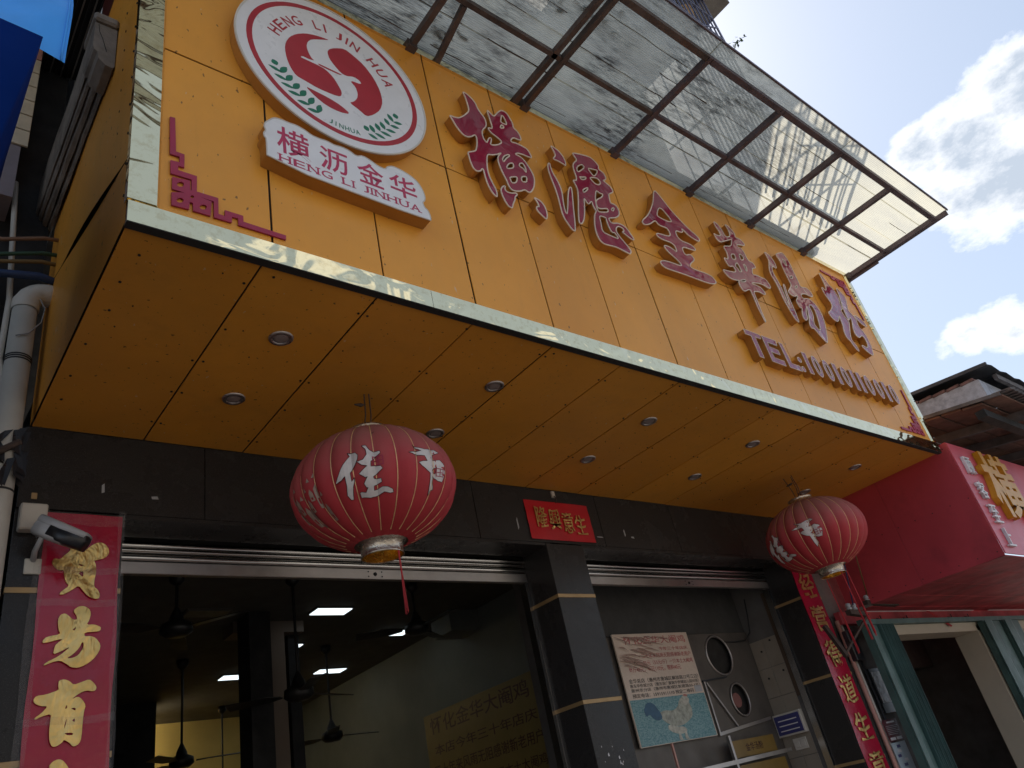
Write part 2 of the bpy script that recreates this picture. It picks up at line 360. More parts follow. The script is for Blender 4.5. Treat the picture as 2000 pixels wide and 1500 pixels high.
def chaikin(p, k=1):
    for _ in range(k):
        q = []
        for i in range(len(p)):
            a = p[i]; b = p[(i+1) % len(p)]
            q += [(a[0]*.78+b[0]*.22, a[1]*.78+b[1]*.22), (a[0]*.22+b[0]*.78, a[1]*.22+b[1]*.78)]
        p = q
    return p
def curve_mesh(name, polys, ext=0, bev=0, fill=True):
    """2-D outlines (x right, y up) -> mesh standing in the XZ plane facing -Y; ext is half depth, bev a tube along the outline"""
    c = bpy.data.curves.new(name, 'CURVE'); c.dimensions = '2D' if fill else '3D'; c.fill_mode = 'BOTH' if fill else 'FULL'
    c.extrude = ext; c.bevel_depth = bev; c.bevel_resolution = 1
    for p in polys:
        s = c.splines.new('POLY'); s.points.add(len(p)-1); s.use_cyclic_u = True
        for i, q in enumerate(p): s.points[i].co = (q[0], q[1], 0, 1)
    o = bpy.data.objects.new(name, c); COL.objects.link(o)
    dg = bpy.context.evaluated_depsgraph_get(); dg.update()
    me = bpy.data.meshes.new_from_object(o.evaluated_get(dg)); me.name = name
    bpy.data.objects.remove(o); bpy.data.curves.remove(c)
    me.transform(Matrix.Rotation(R(90), 4, 'X')); return me
def flat(name, polys, m, parent, y, ext=0.0005):
    me = curve_mesh(name, polys, ext); me.transform(Matrix.Translation((0, y, 0))); me.materials.clear(); me.materials.append(m)
    return link(name, me, parent)
TXT = {}
def text_mesh(body, ext=0, off=0, font_shear=0):
    k = (body, ext, off, font_shear)
    if k in TXT: return TXT[k].copy()
    c = bpy.data.curves.new('txt', 'FONT'); c.body = body; c.extrude = ext; c.offset = off; c.size = 1; c.align_x = 'LEFT'; c.shear = font_shear; c.resolution_u = 3
    o = bpy.data.objects.new('txt', c); COL.objects.link(o)
    dg = bpy.context.evaluated_depsgraph_get(); dg.update()
    me = bpy.data.meshes.new_from_object(o.evaluated_get(dg))
    bpy.data.objects.remove(o); bpy.data.curves.remove(c)
    TXT[k] = me; return me.copy()
def text(name, body, m, parent, x0, x1, z0, z1, y, depth=.0006, off=0, plane='XZ', jitter=0, shear=0):
    """text stretched into the rectangle x0..x1, z0..z1 at depth y; plane XZ faces -Y, plane YZ faces -X (x is then world y, running to smaller y)"""
    me = text_mesh(body, 1.0, off, shear)
    vs = me.vertices; xs = [v.co.x for v in vs]; ys = [v.co.y for v in vs]
    ax, bx_, ay, by = min(xs), max(xs), min(ys), max(ys)
    rnd = random.Random(body)
    for v in vs:
        u = (v.co.x-ax)/(bx_-ax); w = (v.co.y-ay)/max(1e-6, by-ay)
        if jitter:
            u += jitter*math.sin(7*w+u*3+len(body)); w += jitter*math.sin(6*u+2.1)
        d = -v.co.z*depth
        v.co = (x0+u*(x1-x0), y+d, z0+w*(z1-z0)) if plane == 'XZ' else (y+d, x0+u*(x1-x0), z0+w*(z1-z0))
    me.name = name; me.materials.clear(); me.materials.append(m)
    return link(name, me, parent)
DATA = json.loads('''{"LET":{"heng":[[[2.19,5.267],[2.236,5.254],[2.272,5.214],[2.277,5.171],[2.291,5.142],[2.317,5.104],[2.316,5.055],[2.302,5.023],[2.273,4.987],[2.261,4.949],[2.261,4.906],[2.279,4.881],[2.296,4.917],[2.315,4.947],[2.326,4.941],[2.317,4.913],[2.303,4.882],[2.333,4.892],[2.374,4.92],[2.403,4.951],[2.401,4.968],[2.369,4.984],[2.331,4.999],[2.319,5.032],[2.358,5.042],[2.359,5.087],[2.355,5.146],[2.354,5.204],[2.375,5.187],[2.395,5.165],[2.444,5.236],[2.48,5.276],[2.519,5.272],[2.536,5.234],[2.548,5.194],[2.541,5.152],[2.567,5.138],[2.581,5.108],[2.581,5.065],[2.556,5.057],[2.516,5.056],[2.488,5.021],[2.486,4.999],[2.526,5.013],[2.577,5.011],[2.613,5.006],[2.633,4.943],[2.601,4.935],[2.548,4.932],[2.509,4.921],[2.488,4.9],[2.525,4.9],[2.556,4.88],[2.58,4.833],[2.596,4.786],[2.592,4.734],[2.57,4.674],[2.54,4.627],[2.512,4.603],[2.484,4.616],[2.448,4.587],[2.408,4.567],[2.377,4.563],[2.362,4.585],[2.357,4.63],[2.344,4.672],[2.333,4.726],[2.331,4.77],[2.342,4.81],[2.379,4.856],[2.344,4.826],[2.296,4.794],[2.26,4.783],[2.243,4.726],[2.229,4.653],[2.229,4.594],[2.243,4.544],[2.256,4.504],[2.251,4.456],[2.237,4.453],[2.215,4.482],[2.201,4.531],[2.198,4.587],[2.198,4.63],[2.19,4.637],[2.175,4.611],[2.145,4.593],[2.126,4.605],[2.116,4.647],[2.114,4.697],[2.113,4.722],[2.146,4.744],[2.177,4.766],[2.194,4.812],[2.203,4.848],[2.21,4.889],[2.202,4.908],[2.168,4.873],[2.138,4.854],[2.112,4.855],[2.086,4.883],[2.068,4.918],[2.053,4.956],[2.042,4.975],[2.073,4.977],[2.108,4.989],[2.149,5.031],[2.194,5.089],[2.205,5.116],[2.205,5.173],[2.2,5.228]],[[2.472,5.231],[2.487,5.206],[2.493,5.163],[2.487,5.149],[2.451,5.145],[2.445,5.157]],[[2.446,5.131],[2.464,5.109],[2.422,5.082]],[[2.369,4.801],[2.397,4.842],[2.431,4.869],[2.44,4.86],[2.407,4.828],[2.373,4.776]],[[2.386,4.745],[2.415,4.789],[2.451,4.809],[2.446,4.767],[2.39,4.733]],[[2.496,4.811],[2.508,4.836],[2.533,4.849],[2.546,4.816],[2.539,4.77],[2.527,4.799],[2.503,4.803]],[[2.39,4.668],[2.451,4.701],[2.442,4.663],[2.42,4.636],[2.393,4.625],[2.389,4.649]],[[2.487,4.718],[2.533,4.742],[2.522,4.69],[2.478,4.673]],[[2.317,4.566],[2.335,4.571],[2.323,4.549],[2.331,4.528],[2.366,4.533],[2.405,4.553],[2.412,4.543],[2.389,4.518],[2.381,4.49],[2.358,4.451],[2.342,4.411],[2.316,4.415],[2.301,4.447],[2.291,4.488],[2.291,4.527]],[[2.542,4.583],[2.587,4.577],[2.609,4.554],[2.616,4.516],[2.614,4.479],[2.596,4.434],[2.565,4.455],[2.54,4.477],[2.538,4.501],[2.552,4.518],[2.566,4.518],[2.56,4.558]]],"li":[[[2.843,5.163],[2.88,5.156],[2.912,5.142],[2.933,5.114],[2.942,5.073],[2.932,5.024],[2.907,5.033],[2.873,5.038],[2.836,5.034],[2.831,5.043],[2.861,5.076],[2.861,5.115]],[[2.77,4.97],[2.781,4.966],[2.776,4.934],[2.782,4.883],[2.802,4.836],[2.811,4.776],[2.808,4.733],[2.795,4.671],[2.784,4.605],[2.785,4.565],[2.794,4.562],[2.816,4.619],[2.844,4.7],[2.873,4.776],[2.897,4.823],[2.913,4.834],[2.912,4.808],[2.895,4.737],[2.874,4.658],[2.856,4.582],[2.838,4.507],[2.816,4.432],[2.792,4.442],[2.771,4.48],[2.755,4.512],[2.75,4.55],[2.755,4.62],[2.76,4.69],[2.758,4.758],[2.751,4.825],[2.747,4.881],[2.753,4.934]],[[3.043,5.2],[3.103,5.221],[3.172,5.241],[3.223,5.251],[3.263,5.231],[3.285,5.198],[3.272,5.171],[3.277,5.159],[3.313,5.149],[3.321,5.105],[3.304,5.08],[3.274,5.063],[3.3,5.048],[3.335,5.033],[3.346,4.988],[3.285,4.946],[3.275,4.907],[3.267,4.855],[3.301,4.862],[3.327,4.848],[3.33,4.804],[3.311,4.767],[3.265,4.729],[3.201,4.702],[3.187,4.686],[3.194,4.664],[3.216,4.662],[3.264,4.685],[3.311,4.687],[3.345,4.672],[3.368,4.63],[3.385,4.594],[3.364,4.583],[3.329,4.594],[3.29,4.614],[3.283,4.615],[3.306,4.635],[3.307,4.656],[3.261,4.659],[3.229,4.625],[3.22,4.593],[3.237,4.558],[3.269,4.521],[3.294,4.49],[3.304,4.466],[3.284,4.436],[3.236,4.44],[3.172,4.45],[3.093,4.437],[3.047,4.43],[3.019,4.452],[3.011,4.51],[3.027,4.585],[3.056,4.666],[3.085,4.706],[3.085,4.714],[3.073,4.745],[3.075,4.792],[3.037,4.747],[3.02,4.75],[3.007,4.787],[2.994,4.738],[2.968,4.657],[2.943,4.591],[2.91,4.537],[2.884,4.523],[2.882,4.545],[2.91,4.639],[2.952,4.762],[2.972,4.843],[2.966,4.88],[2.956,4.916],[2.988,4.924],[3.001,4.952],[3.0,5.004],[3.003,5.058],[3.024,5.099],[3.069,5.144],[3.055,5.169]],[[3.037,5.06],[3.069,5.099],[3.109,5.126],[3.121,5.105],[3.09,5.071],[3.046,5.03],[3.03,5.026]],[[3.152,5.117],[3.203,5.13],[3.255,5.145],[3.232,5.102],[3.194,5.06],[3.177,5.067]],[[3.034,4.983],[3.053,4.984],[3.1,5.011],[3.096,4.99],[3.044,4.958]],[[3.135,5.024],[3.208,5.055],[3.238,5.042],[3.234,5.01],[3.198,4.985],[3.167,4.986]],[[3.022,4.863],[3.084,4.911],[3.075,4.887],[3.019,4.832]],[[3.16,4.922],[3.185,4.908],[3.222,4.913],[3.197,4.876],[3.134,4.829],[3.112,4.79],[3.111,4.747],[3.144,4.754],[3.214,4.788],[3.212,4.755],[3.149,4.727],[3.102,4.711],[3.104,4.758],[3.124,4.839]],[[3.249,4.792],[3.278,4.823],[3.287,4.815],[3.263,4.783]],[[3.099,4.681],[3.165,4.687],[3.158,4.66],[3.159,4.611],[3.172,4.567],[3.201,4.582],[3.223,4.532],[3.144,4.532],[3.075,4.535],[3.092,4.611]]],"hua":[[[4.547,5.232],[4.595,5.211],[4.619,5.164],[4.624,5.102],[4.702,5.133],[4.724,5.19],[4.72,5.237],[4.706,5.266],[4.76,5.262],[4.783,5.23],[4.805,5.206],[4.781,5.156],[4.835,5.169],[4.878,5.153],[4.89,5.117],[4.847,5.1],[4.756,5.078],[4.742,5.044],[4.799,5.054],[4.818,5.017],[4.815,4.976],[4.831,4.935],[4.885,4.939],[4.899,4.892],[4.842,4.869],[4.823,4.854],[4.788,4.788],[4.854,4.803],[4.915,4.801],[4.97,4.804],[4.992,4.772],[4.997,4.728],[4.949,4.706],[4.886,4.722],[4.82,4.716],[4.72,4.687],[4.712,4.673],[4.767,4.679],[4.826,4.676],[4.858,4.645],[4.853,4.617],[4.814,4.609],[4.758,4.617],[4.683,4.593],[4.677,4.551],[4.671,4.477],[4.665,4.404],[4.666,4.321],[4.65,4.301],[4.649,4.365],[4.638,4.425],[4.643,4.512],[4.645,4.589],[4.626,4.597],[4.542,4.546],[4.513,4.572],[4.514,4.63],[4.55,4.65],[4.45,4.626],[4.398,4.634],[4.37,4.668],[4.363,4.691],[4.425,4.698],[4.551,4.726],[4.543,4.787],[4.477,4.756],[4.461,4.795],[4.456,4.838],[4.501,4.832],[4.523,4.862],[4.537,4.913],[4.522,4.973],[4.607,5.001],[4.654,5.023],[4.695,5.082],[4.703,5.109],[4.596,5.052],[4.497,4.998],[4.47,5.019],[4.464,5.079],[4.486,5.065],[4.561,5.087],[4.562,5.134],[4.538,5.188]],[[4.588,4.917],[4.645,4.938],[4.636,4.881],[4.571,4.861]],[[4.718,4.968],[4.761,4.972],[4.77,4.937],[4.718,4.901],[4.706,4.913]],[[4.596,4.828],[4.633,4.849],[4.64,4.761],[4.6,4.75],[4.6,4.777],[4.574,4.79]],[[4.716,4.871],[4.743,4.857],[4.737,4.817],[4.709,4.784]],[[4.56,4.658],[4.64,4.693],[4.635,4.67],[4.553,4.638]]],"tang":[[[5.179,5.16],[5.23,5.152],[5.266,5.119],[5.281,5.072],[5.26,5.008],[5.226,5.018],[5.192,5.007],[5.164,4.956],[5.161,4.907],[5.171,4.874],[5.177,4.822],[5.179,4.765],[5.17,4.691],[5.166,4.627],[5.173,4.608],[5.197,4.671],[5.213,4.747],[5.236,4.827],[5.252,4.85],[5.263,4.836],[5.233,4.74],[5.23,4.66],[5.226,4.582],[5.216,4.51],[5.206,4.456],[5.167,4.469],[5.152,4.519],[5.136,4.583],[5.126,4.657],[5.128,4.749],[5.124,4.833],[5.108,4.9],[5.124,4.964],[5.187,5.061],[5.191,5.108]],[[5.368,5.203],[5.452,5.249],[5.524,5.276],[5.554,5.239],[5.57,5.166],[5.563,5.109],[5.557,5.038],[5.558,4.962],[5.544,4.912],[5.652,4.94],[5.704,4.918],[5.708,4.862],[5.642,4.849],[5.567,4.852],[5.482,4.818],[5.476,4.772],[5.589,4.807],[5.646,4.795],[5.69,4.749],[5.705,4.679],[5.676,4.584],[5.634,4.501],[5.546,4.352],[5.522,4.356],[5.471,4.401],[5.422,4.464],[5.379,4.449],[5.375,4.486],[5.42,4.554],[5.465,4.639],[5.492,4.697],[5.478,4.693],[5.418,4.618],[5.393,4.547],[5.341,4.511],[5.32,4.54],[5.345,4.596],[5.39,4.652],[5.35,4.64],[5.334,4.707],[5.394,4.754],[5.404,4.782],[5.34,4.751],[5.286,4.756],[5.272,4.784],[5.391,4.877],[5.389,4.936],[5.386,5.04],[5.398,5.136]],[[5.454,5.187],[5.49,5.177],[5.491,5.115],[5.462,5.12]],[[5.44,4.994],[5.503,5.016],[5.472,4.979],[5.434,4.97]],[[5.419,4.864],[5.495,4.918],[5.488,4.887]],[[5.53,4.719],[5.586,4.743],[5.611,4.703],[5.591,4.617],[5.531,4.466],[5.483,4.474],[5.461,4.517],[5.535,4.63]]],"fen":[[[6.094,5.263],[6.137,5.218],[6.158,5.173],[6.175,5.139],[6.223,5.113],[6.243,5.069],[6.249,5.012],[6.209,4.95],[6.216,4.923],[6.207,4.885],[6.148,4.853],[6.161,4.815],[6.174,4.777],[6.21,4.752],[6.149,4.666],[6.09,4.582],[6.054,4.513],[6.087,4.475],[6.103,4.407],[6.065,4.41],[6.032,4.461],[6.026,4.492],[5.978,4.513],[5.987,4.588],[6.029,4.654],[6.045,4.726],[6.067,4.774],[5.982,4.688],[5.937,4.672],[5.879,4.693],[5.859,4.748],[5.928,4.781],[6.013,4.855],[6.021,4.899],[5.994,4.947],[5.98,5.0],[5.988,5.063],[6.049,5.032],[6.082,5.083],[6.092,5.159]],[[6.311,5.16],[6.366,5.122],[6.418,5.072],[6.359,4.973],[6.318,4.896],[6.362,4.866],[6.397,4.826],[6.363,4.739],[6.413,4.696],[6.433,4.638],[6.419,4.532],[6.362,4.423],[6.291,4.439],[6.228,4.47],[6.215,4.507],[6.322,4.494],[6.369,4.553],[6.365,4.628],[6.321,4.63],[6.246,4.583],[6.197,4.604],[6.222,4.686],[6.283,4.773],[6.293,4.825],[6.213,4.756],[6.211,4.794],[6.221,4.86],[6.254,4.971],[6.296,5.063]],[[6.388,4.87],[6.468,4.868],[6.544,4.846],[6.559,4.782],[6.483,4.789],[6.427,4.82]]],"T":[[[4.292,4.149],[4.48,4.148],[4.469,4.112],[4.403,4.112],[4.406,3.939],[4.355,3.94],[4.355,4.109],[4.288,4.108]]],"E":[[[4.501,4.149],[4.674,4.149],[4.663,4.103],[4.548,4.105],[4.545,4.069],[4.651,4.063],[4.653,4.023],[4.54,4.024],[4.554,3.976],[4.671,3.977],[4.668,3.934],[4.502,3.936]]],"L":[[[4.713,4.147],[4.748,4.142],[4.77,3.981],[4.873,3.979],[4.88,3.938],[4.722,3.937]]]},"ORN":[[[0.614,4.19],[0.633,4.193],[0.639,4.01],[0.67,4.01],[0.67,3.94],[0.648,3.939],[0.648,3.916],[0.716,3.917],[0.716,3.837],[0.795,3.839],[0.795,3.758],[0.819,3.758],[0.819,3.788],[0.889,3.788],[0.889,3.758],[1.059,3.755],[1.056,3.732],[0.869,3.733],[0.869,3.767],[0.846,3.765],[0.844,3.735],[0.778,3.734],[0.778,3.814],[0.726,3.815],[0.77,3.81],[0.766,3.736],[0.703,3.735],[0.702,3.773],[0.691,3.773],[0.689,3.736],[0.628,3.731],[0.627,3.794],[0.672,3.811],[0.628,3.811],[0.628,3.872],[0.691,3.881],[0.693,3.833],[0.697,3.833],[0.697,3.89],[0.622,3.887],[0.62,3.955],[0.653,3.959],[0.652,3.989],[0.618,3.987]],[[0.67,3.853],[0.668,3.844],[0.662,3.837],[0.654,3.833],[0.647,3.835],[0.645,3.841],[0.647,3.849],[0.653,3.857],[0.661,3.861],[0.668,3.859]],[[0.67,3.772],[0.667,3.764],[0.661,3.756],[0.653,3.753],[0.647,3.755],[0.644,3.761],[0.647,3.769],[0.653,3.776],[0.661,3.78],[0.667,3.778]],[[0.752,3.774],[0.75,3.766],[0.743,3.758],[0.735,3.755],[0.728,3.757],[0.726,3.763],[0.728,3.771],[0.735,3.779],[0.743,3.782],[0.75,3.781]],[[0.706,3.806],[0.705,3.801],[0.702,3.797],[0.697,3.795],[0.694,3.796],[0.693,3.8],[0.694,3.805],[0.697,3.809],[0.702,3.811],[0.705,3.81]]],"LOGO":{"red":[[[-0.021,0.239],[-0.068,0.211],[-0.122,0.174],[-0.145,0.138],[-0.154,0.094],[-0.146,0.05],[-0.131,0.019],[-0.118,0.014],[-0.143,0.006],[-0.182,0.006],[-0.193,-0.011],[-0.159,-0.011],[-0.103,-0.01],[-0.064,-0.016],[-0.027,-0.049],[-0.003,-0.098],[0.011,-0.137],[0.001,-0.174],[-0.039,-0.184],[-0.117,-0.186],[-0.176,-0.173],[-0.223,-0.165],[-0.247,-0.123],[-0.262,-0.071],[-0.268,-0.003],[-0.261,0.051],[-0.238,0.108],[-0.203,0.155],[-0.155,0.196],[-0.102,0.221],[-0.054,0.234]],[[-0.102,0.005],[-0.045,0.004],[0.028,0.003],[0.012,-0.007],[-0.057,-0.008],[-0.097,-0.006]],[[-0.042,0.131],[-0.031,0.16],[0.002,0.193],[0.059,0.228],[0.106,0.208],[0.164,0.169],[0.212,0.098],[0.239,0.013],[0.242,-0.067],[0.219,-0.139],[0.174,-0.2],[0.131,-0.237],[0.096,-0.212],[0.045,-0.188],[0.071,-0.167],[0.093,-0.13],[0.101,-0.089],[0.094,-0.045],[0.064,-0.013],[0.132,-0.003],[0.125,0.021],[0.093,0.033],[0.049,0.009],[0.02,0.014],[-0.012,0.051],[-0.035,0.086]],[[-0.182,-0.212],[-0.141,-0.216],[-0.065,-0.223],[-0.005,-0.24],[0.043,-0.273],[-0.016,-0.292],[-0.082,-0.286],[-0.134,-0.257]]],"leaf":[[[-0.355,-0.174],[-0.292,-0.188],0.02],[[-0.33,-0.22],[-0.269,-0.229],0.02],[[-0.301,-0.261],[-0.237,-0.265],0.02],[[-0.27,-0.298],[-0.206,-0.297],0.022],[[-0.229,-0.337],[-0.166,-0.333],0.022],[[-0.182,-0.364],[-0.123,-0.359],0.022],[[-0.3,-0.193],[-0.266,-0.135],0.03],[[-0.274,-0.232],[-0.242,-0.177],0.03],[[-0.243,-0.268],[-0.21,-0.214],0.03],[[-0.211,-0.297],[-0.181,-0.244],0.03],[[-0.174,-0.33],[-0.143,-0.27],0.03],[[-0.131,-0.361],[-0.113,-0.301],0.03],[[-0.333,-0.122],[-0.313,-0.152],0.036],[[0.109,-0.312],[0.13,-0.341],0.032],[[0.142,-0.289],[0.163,-0.334],0.028],[[0.176,-0.258],[0.197,-0.304],0.028],[[0.206,-0.23],[0.228,-0.276],0.028],[[0.235,-0.189],[0.259,-0.228],0.026],[[0.258,-0.143],[0.287,-0.188],0.026],[[0.3,-0.117],[0.314,-0.149],0.034],[[0.125,-0.359],[0.176,-0.373],0.02],[[0.163,-0.334],[0.222,-0.345],0.02],[[0.197,-0.304],[0.26,-0.308],0.02],[[0.232,-0.27],[0.291,-0.264],0.02],[[0.263,-0.225],[0.317,-0.218],0.02],[[0.287,-0.188],[0.34,-0.175],0.02]]},"PLATE":[[0.97,4.076],[0.973,4.2],[0.963,4.211],[0.962,4.23],[0.973,4.251],[0.966,4.27],[0.969,4.292],[0.984,4.315],[1.01,4.348],[1.04,4.356],[1.078,4.354],[1.113,4.358],[1.147,4.35],[1.181,4.333],[1.216,4.331],[1.253,4.336],[1.289,4.328],[1.326,4.336],[1.364,4.331],[1.395,4.313],[1.431,4.334],[1.469,4.323],[1.506,4.305],[1.545,4.303],[1.559,4.328],[1.587,4.345],[1.633,4.343],[1.683,4.329],[1.721,4.304],[1.741,4.263],[1.749,4.217],[1.742,4.192],[1.727,4.176],[1.732,4.145],[1.75,4.132],[1.758,4.099],[1.755,4.065]],"COUP":{"mao":[[[0.685,3.057],[0.706,3.056],[0.723,3.04],[0.732,3.016],[0.73,3.01],[0.754,3.018],[0.76,3.028],[0.787,3.048],[0.805,3.053],[0.827,3.044],[0.841,3.022],[0.842,3.001],[0.827,2.982],[0.803,2.973],[0.784,2.968],[0.793,2.95],[0.796,2.914],[0.791,2.883],[0.791,2.851],[0.807,2.838],[0.817,2.816],[0.813,2.799],[0.793,2.799],[0.768,2.812],[0.749,2.835],[0.733,2.856],[0.706,2.835],[0.68,2.817],[0.663,2.815],[0.667,2.827],[0.697,2.854],[0.683,2.869],[0.674,2.896],[0.672,2.923],[0.652,2.92],[0.635,2.933],[0.623,2.954],[0.63,2.972],[0.655,2.969],[0.667,2.986],[0.68,2.998],[0.692,3.015]],[[0.72,2.954],[0.749,2.945],[0.733,2.94]],[[0.727,2.912],[0.747,2.921],[0.747,2.893],[0.734,2.901]]],"yi":[[[0.719,2.748],[0.737,2.765],[0.757,2.768],[0.778,2.757],[0.788,2.736],[0.782,2.706],[0.773,2.688],[0.803,2.689],[0.827,2.679],[0.829,2.668],[0.822,2.659],[0.768,2.657],[0.768,2.64],[0.792,2.641],[0.813,2.632],[0.832,2.604],[0.829,2.579],[0.808,2.545],[0.778,2.523],[0.754,2.514],[0.729,2.517],[0.71,2.533],[0.687,2.546],[0.663,2.542],[0.628,2.527],[0.637,2.54],[0.683,2.564],[0.723,2.602],[0.686,2.582],[0.66,2.57],[0.663,2.6],[0.668,2.611],[0.695,2.635],[0.621,2.615],[0.618,2.626],[0.631,2.642],[0.681,2.651],[0.671,2.671],[0.666,2.711],[0.674,2.731],[0.69,2.737],[0.707,2.724],[0.723,2.709],[0.736,2.71],[0.735,2.725]],[[0.721,2.668],[0.737,2.681],[0.731,2.665]],[[0.761,2.617],[0.768,2.615],[0.768,2.593],[0.752,2.565],[0.733,2.554],[0.709,2.553],[0.732,2.569],[0.753,2.594]]],"you":[[[0.689,2.455],[0.69,2.469],[0.708,2.472],[0.727,2.464],[0.743,2.448],[0.77,2.457],[0.798,2.467],[0.814,2.454],[0.827,2.436],[0.825,2.423],[0.813,2.419],[0.791,2.424],[0.767,2.416],[0.738,2.393],[0.762,2.403],[0.778,2.39],[0.792,2.367],[0.787,2.345],[0.785,2.307],[0.785,2.266],[0.783,2.235],[0.772,2.221],[0.757,2.218],[0.745,2.233],[0.724,2.247],[0.721,2.238],[0.702,2.225],[0.686,2.224],[0.675,2.246],[0.671,2.286],[0.672,2.317],[0.673,2.345],[0.643,2.338],[0.62,2.327],[0.618,2.334],[0.637,2.347],[0.66,2.374],[0.634,2.376],[0.613,2.387],[0.607,2.4],[0.616,2.415],[0.648,2.417],[0.693,2.432],[0.689,2.445]],[[0.72,2.366],[0.725,2.375],[0.727,2.362],[0.72,2.358]],[[0.738,2.36],[0.757,2.361],[0.757,2.349]],[[0.729,2.326],[0.727,2.302],[0.722,2.284],[0.722,2.303]],[[0.746,2.313],[0.757,2.323],[0.758,2.307]],[[0.721,2.27],[0.754,2.269],[0.754,2.26],[0.737,2.26]]],"fang":[[[0.68,2.156],[0.692,2.172],[0.711,2.179],[0.726,2.173],[0.739,2.158],[0.749,2.142],[0.76,2.111],[0.836,2.114],[0.852,2.094],[0.838,2.077],[0.751,2.077],[0.68,2.081],[0.651,2.096],[0.655,2.11],[0.7,2.113]]]},"LAN":[[[-137.0,0.034],[-131.8,0.028],[-130.1,0.013],[-130.6,-0.005],[-132.6,-0.027],[-136.7,-0.055],[-136.8,-0.09],[-134.7,-0.074],[-134.9,-0.087],[-136.6,-0.111],[-138.6,-0.156],[-140.4,-0.156],[-142.0,-0.138],[-140.5,-0.105],[-140.2,-0.066],[-143.0,-0.08],[-147.4,-0.085],[-147.6,-0.08],[-144.5,-0.058],[-140.5,-0.019],[-135.8,0.018]],[[-127.3,0.054],[-124.7,0.055],[-122.5,0.03],[-120.2,0.021],[-116.2,0.02],[-116.0,0.009],[-118.9,-0.003],[-122.6,-0.024],[-122.9,-0.045],[-120.8,-0.042],[-116.7,-0.047],[-115.4,-0.059],[-119.3,-0.075],[-122.0,-0.086],[-121.7,-0.093],[-117.0,-0.096],[-116.7,-0.11],[-122.3,-0.121],[-122.5,-0.137],[-116.5,-0.127],[-112.8,-0.13],[-109.0,-0.139],[-108.4,-0.15],[-110.9,-0.153],[-115.3,-0.147],[-121.8,-0.158],[-125.9,-0.162],[-132.6,-0.155],[-133.1,-0.137],[-131.6,-0.136],[-128.5,-0.142],[-126.5,-0.125],[-127.5,-0.126],[-128.8,-0.11],[-125.9,-0.085],[-127.2,-0.088],[-131.0,-0.069],[-127.2,-0.051],[-125.2,-0.042],[-128.6,-0.035],[-131.2,-0.017],[-127.3,-0.013],[-124.7,0.009],[-125.0,0.033]],[[-92.1,0.054],[-86.8,0.043],[-83.3,0.037],[-72.9,0.052],[-69.6,0.037],[-74.8,0.023],[-77.2,-0.005],[-70.2,0.001],[-66.0,-0.017],[-64.4,-0.052],[-66.9,-0.095],[-71.0,-0.094],[-76.3,-0.077],[-73.9,-0.117],[-73.6,-0.129],[-75.4,-0.133],[-77.2,-0.154],[-78.8,-0.122],[-80.0,-0.07],[-83.0,-0.062],[-86.9,-0.043],[-88.9,-0.026],[-86.2,-0.021],[-82.9,-0.02],[-84.6,0.004],[-91.3,0.007],[-97.0,0.011],[-92.4,0.021],[-86.4,0.029],[-89.6,0.04]],[[-77.7,-0.053],[-72.7,-0.033],[-73.9,-0.065]]]}''')

# ================================================================== SETTING
g = MB().add([(-400,-400,0),(400,-400,0),(400,400,0),(-400,400,0)], [(0,1,2,3)]).build('ground', ASPH); struct(g)
p = MB().box(-30, 40, 1.2, 3.58, .004, .13).build('pavement', PAVE); struct(p)

# shop building: upper storeys and the rooms behind the openings
sb = thing('shop_building', 'old tiled building above and behind the yellow restaurant sign', 'building', (3.6, 3.9, 0))
box('upper_wall', UPW, sb, .55, 6.34, 3.0, 10.7, 5.73, 9.34)
box('roof_slab', CONC, sb, 4.9, 6.72, 1.75, 10.9, 9.35, 9.5)
box('floor_slab', CONC, sb, .55, 6.35, 2.08, 10.7, 5.60, 5.725)
box('floor_slab', CONC, sb, .5, 7.0, 3.62, 10.7, 3.62, 3.80)
box('room_floor', PAVE, sb, .5, 7.0, 3.58, 10.6, .004, .14)
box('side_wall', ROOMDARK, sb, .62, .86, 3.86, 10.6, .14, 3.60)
box('room_wall', INW, sb, 4.86, 5.0, 4.45, 10.45, .14, 3.60)
box('back_wall', INY, sb, .86, 4.86, 10.45, 10.6, .14, 3.60)
box('ceiling', INC, sb, .86, 4.86, 3.92, 10.45, 3.57, 3.615)
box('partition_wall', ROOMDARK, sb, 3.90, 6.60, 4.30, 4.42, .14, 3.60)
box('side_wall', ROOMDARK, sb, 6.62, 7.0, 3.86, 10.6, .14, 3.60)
box('header_wall', DARK, sb, .5, 7.0, 3.90, 4.0, 3.21, 3.60)
box('ceiling_beam', INB, sb, 2.50, 3.13, 6.40, 6.62, 3.47, 3.565)
box('ceiling_beam', INW, sb, 4.50, 4.855, 6.10, 6.42, 3.36, 3.56)
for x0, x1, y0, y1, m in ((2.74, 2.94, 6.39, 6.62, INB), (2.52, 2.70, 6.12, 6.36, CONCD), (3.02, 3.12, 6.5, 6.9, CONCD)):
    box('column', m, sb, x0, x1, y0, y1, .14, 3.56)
box('side_column', CONCD, sb, .88, 2.74, 9.2, 9.5, .14, 3.56)

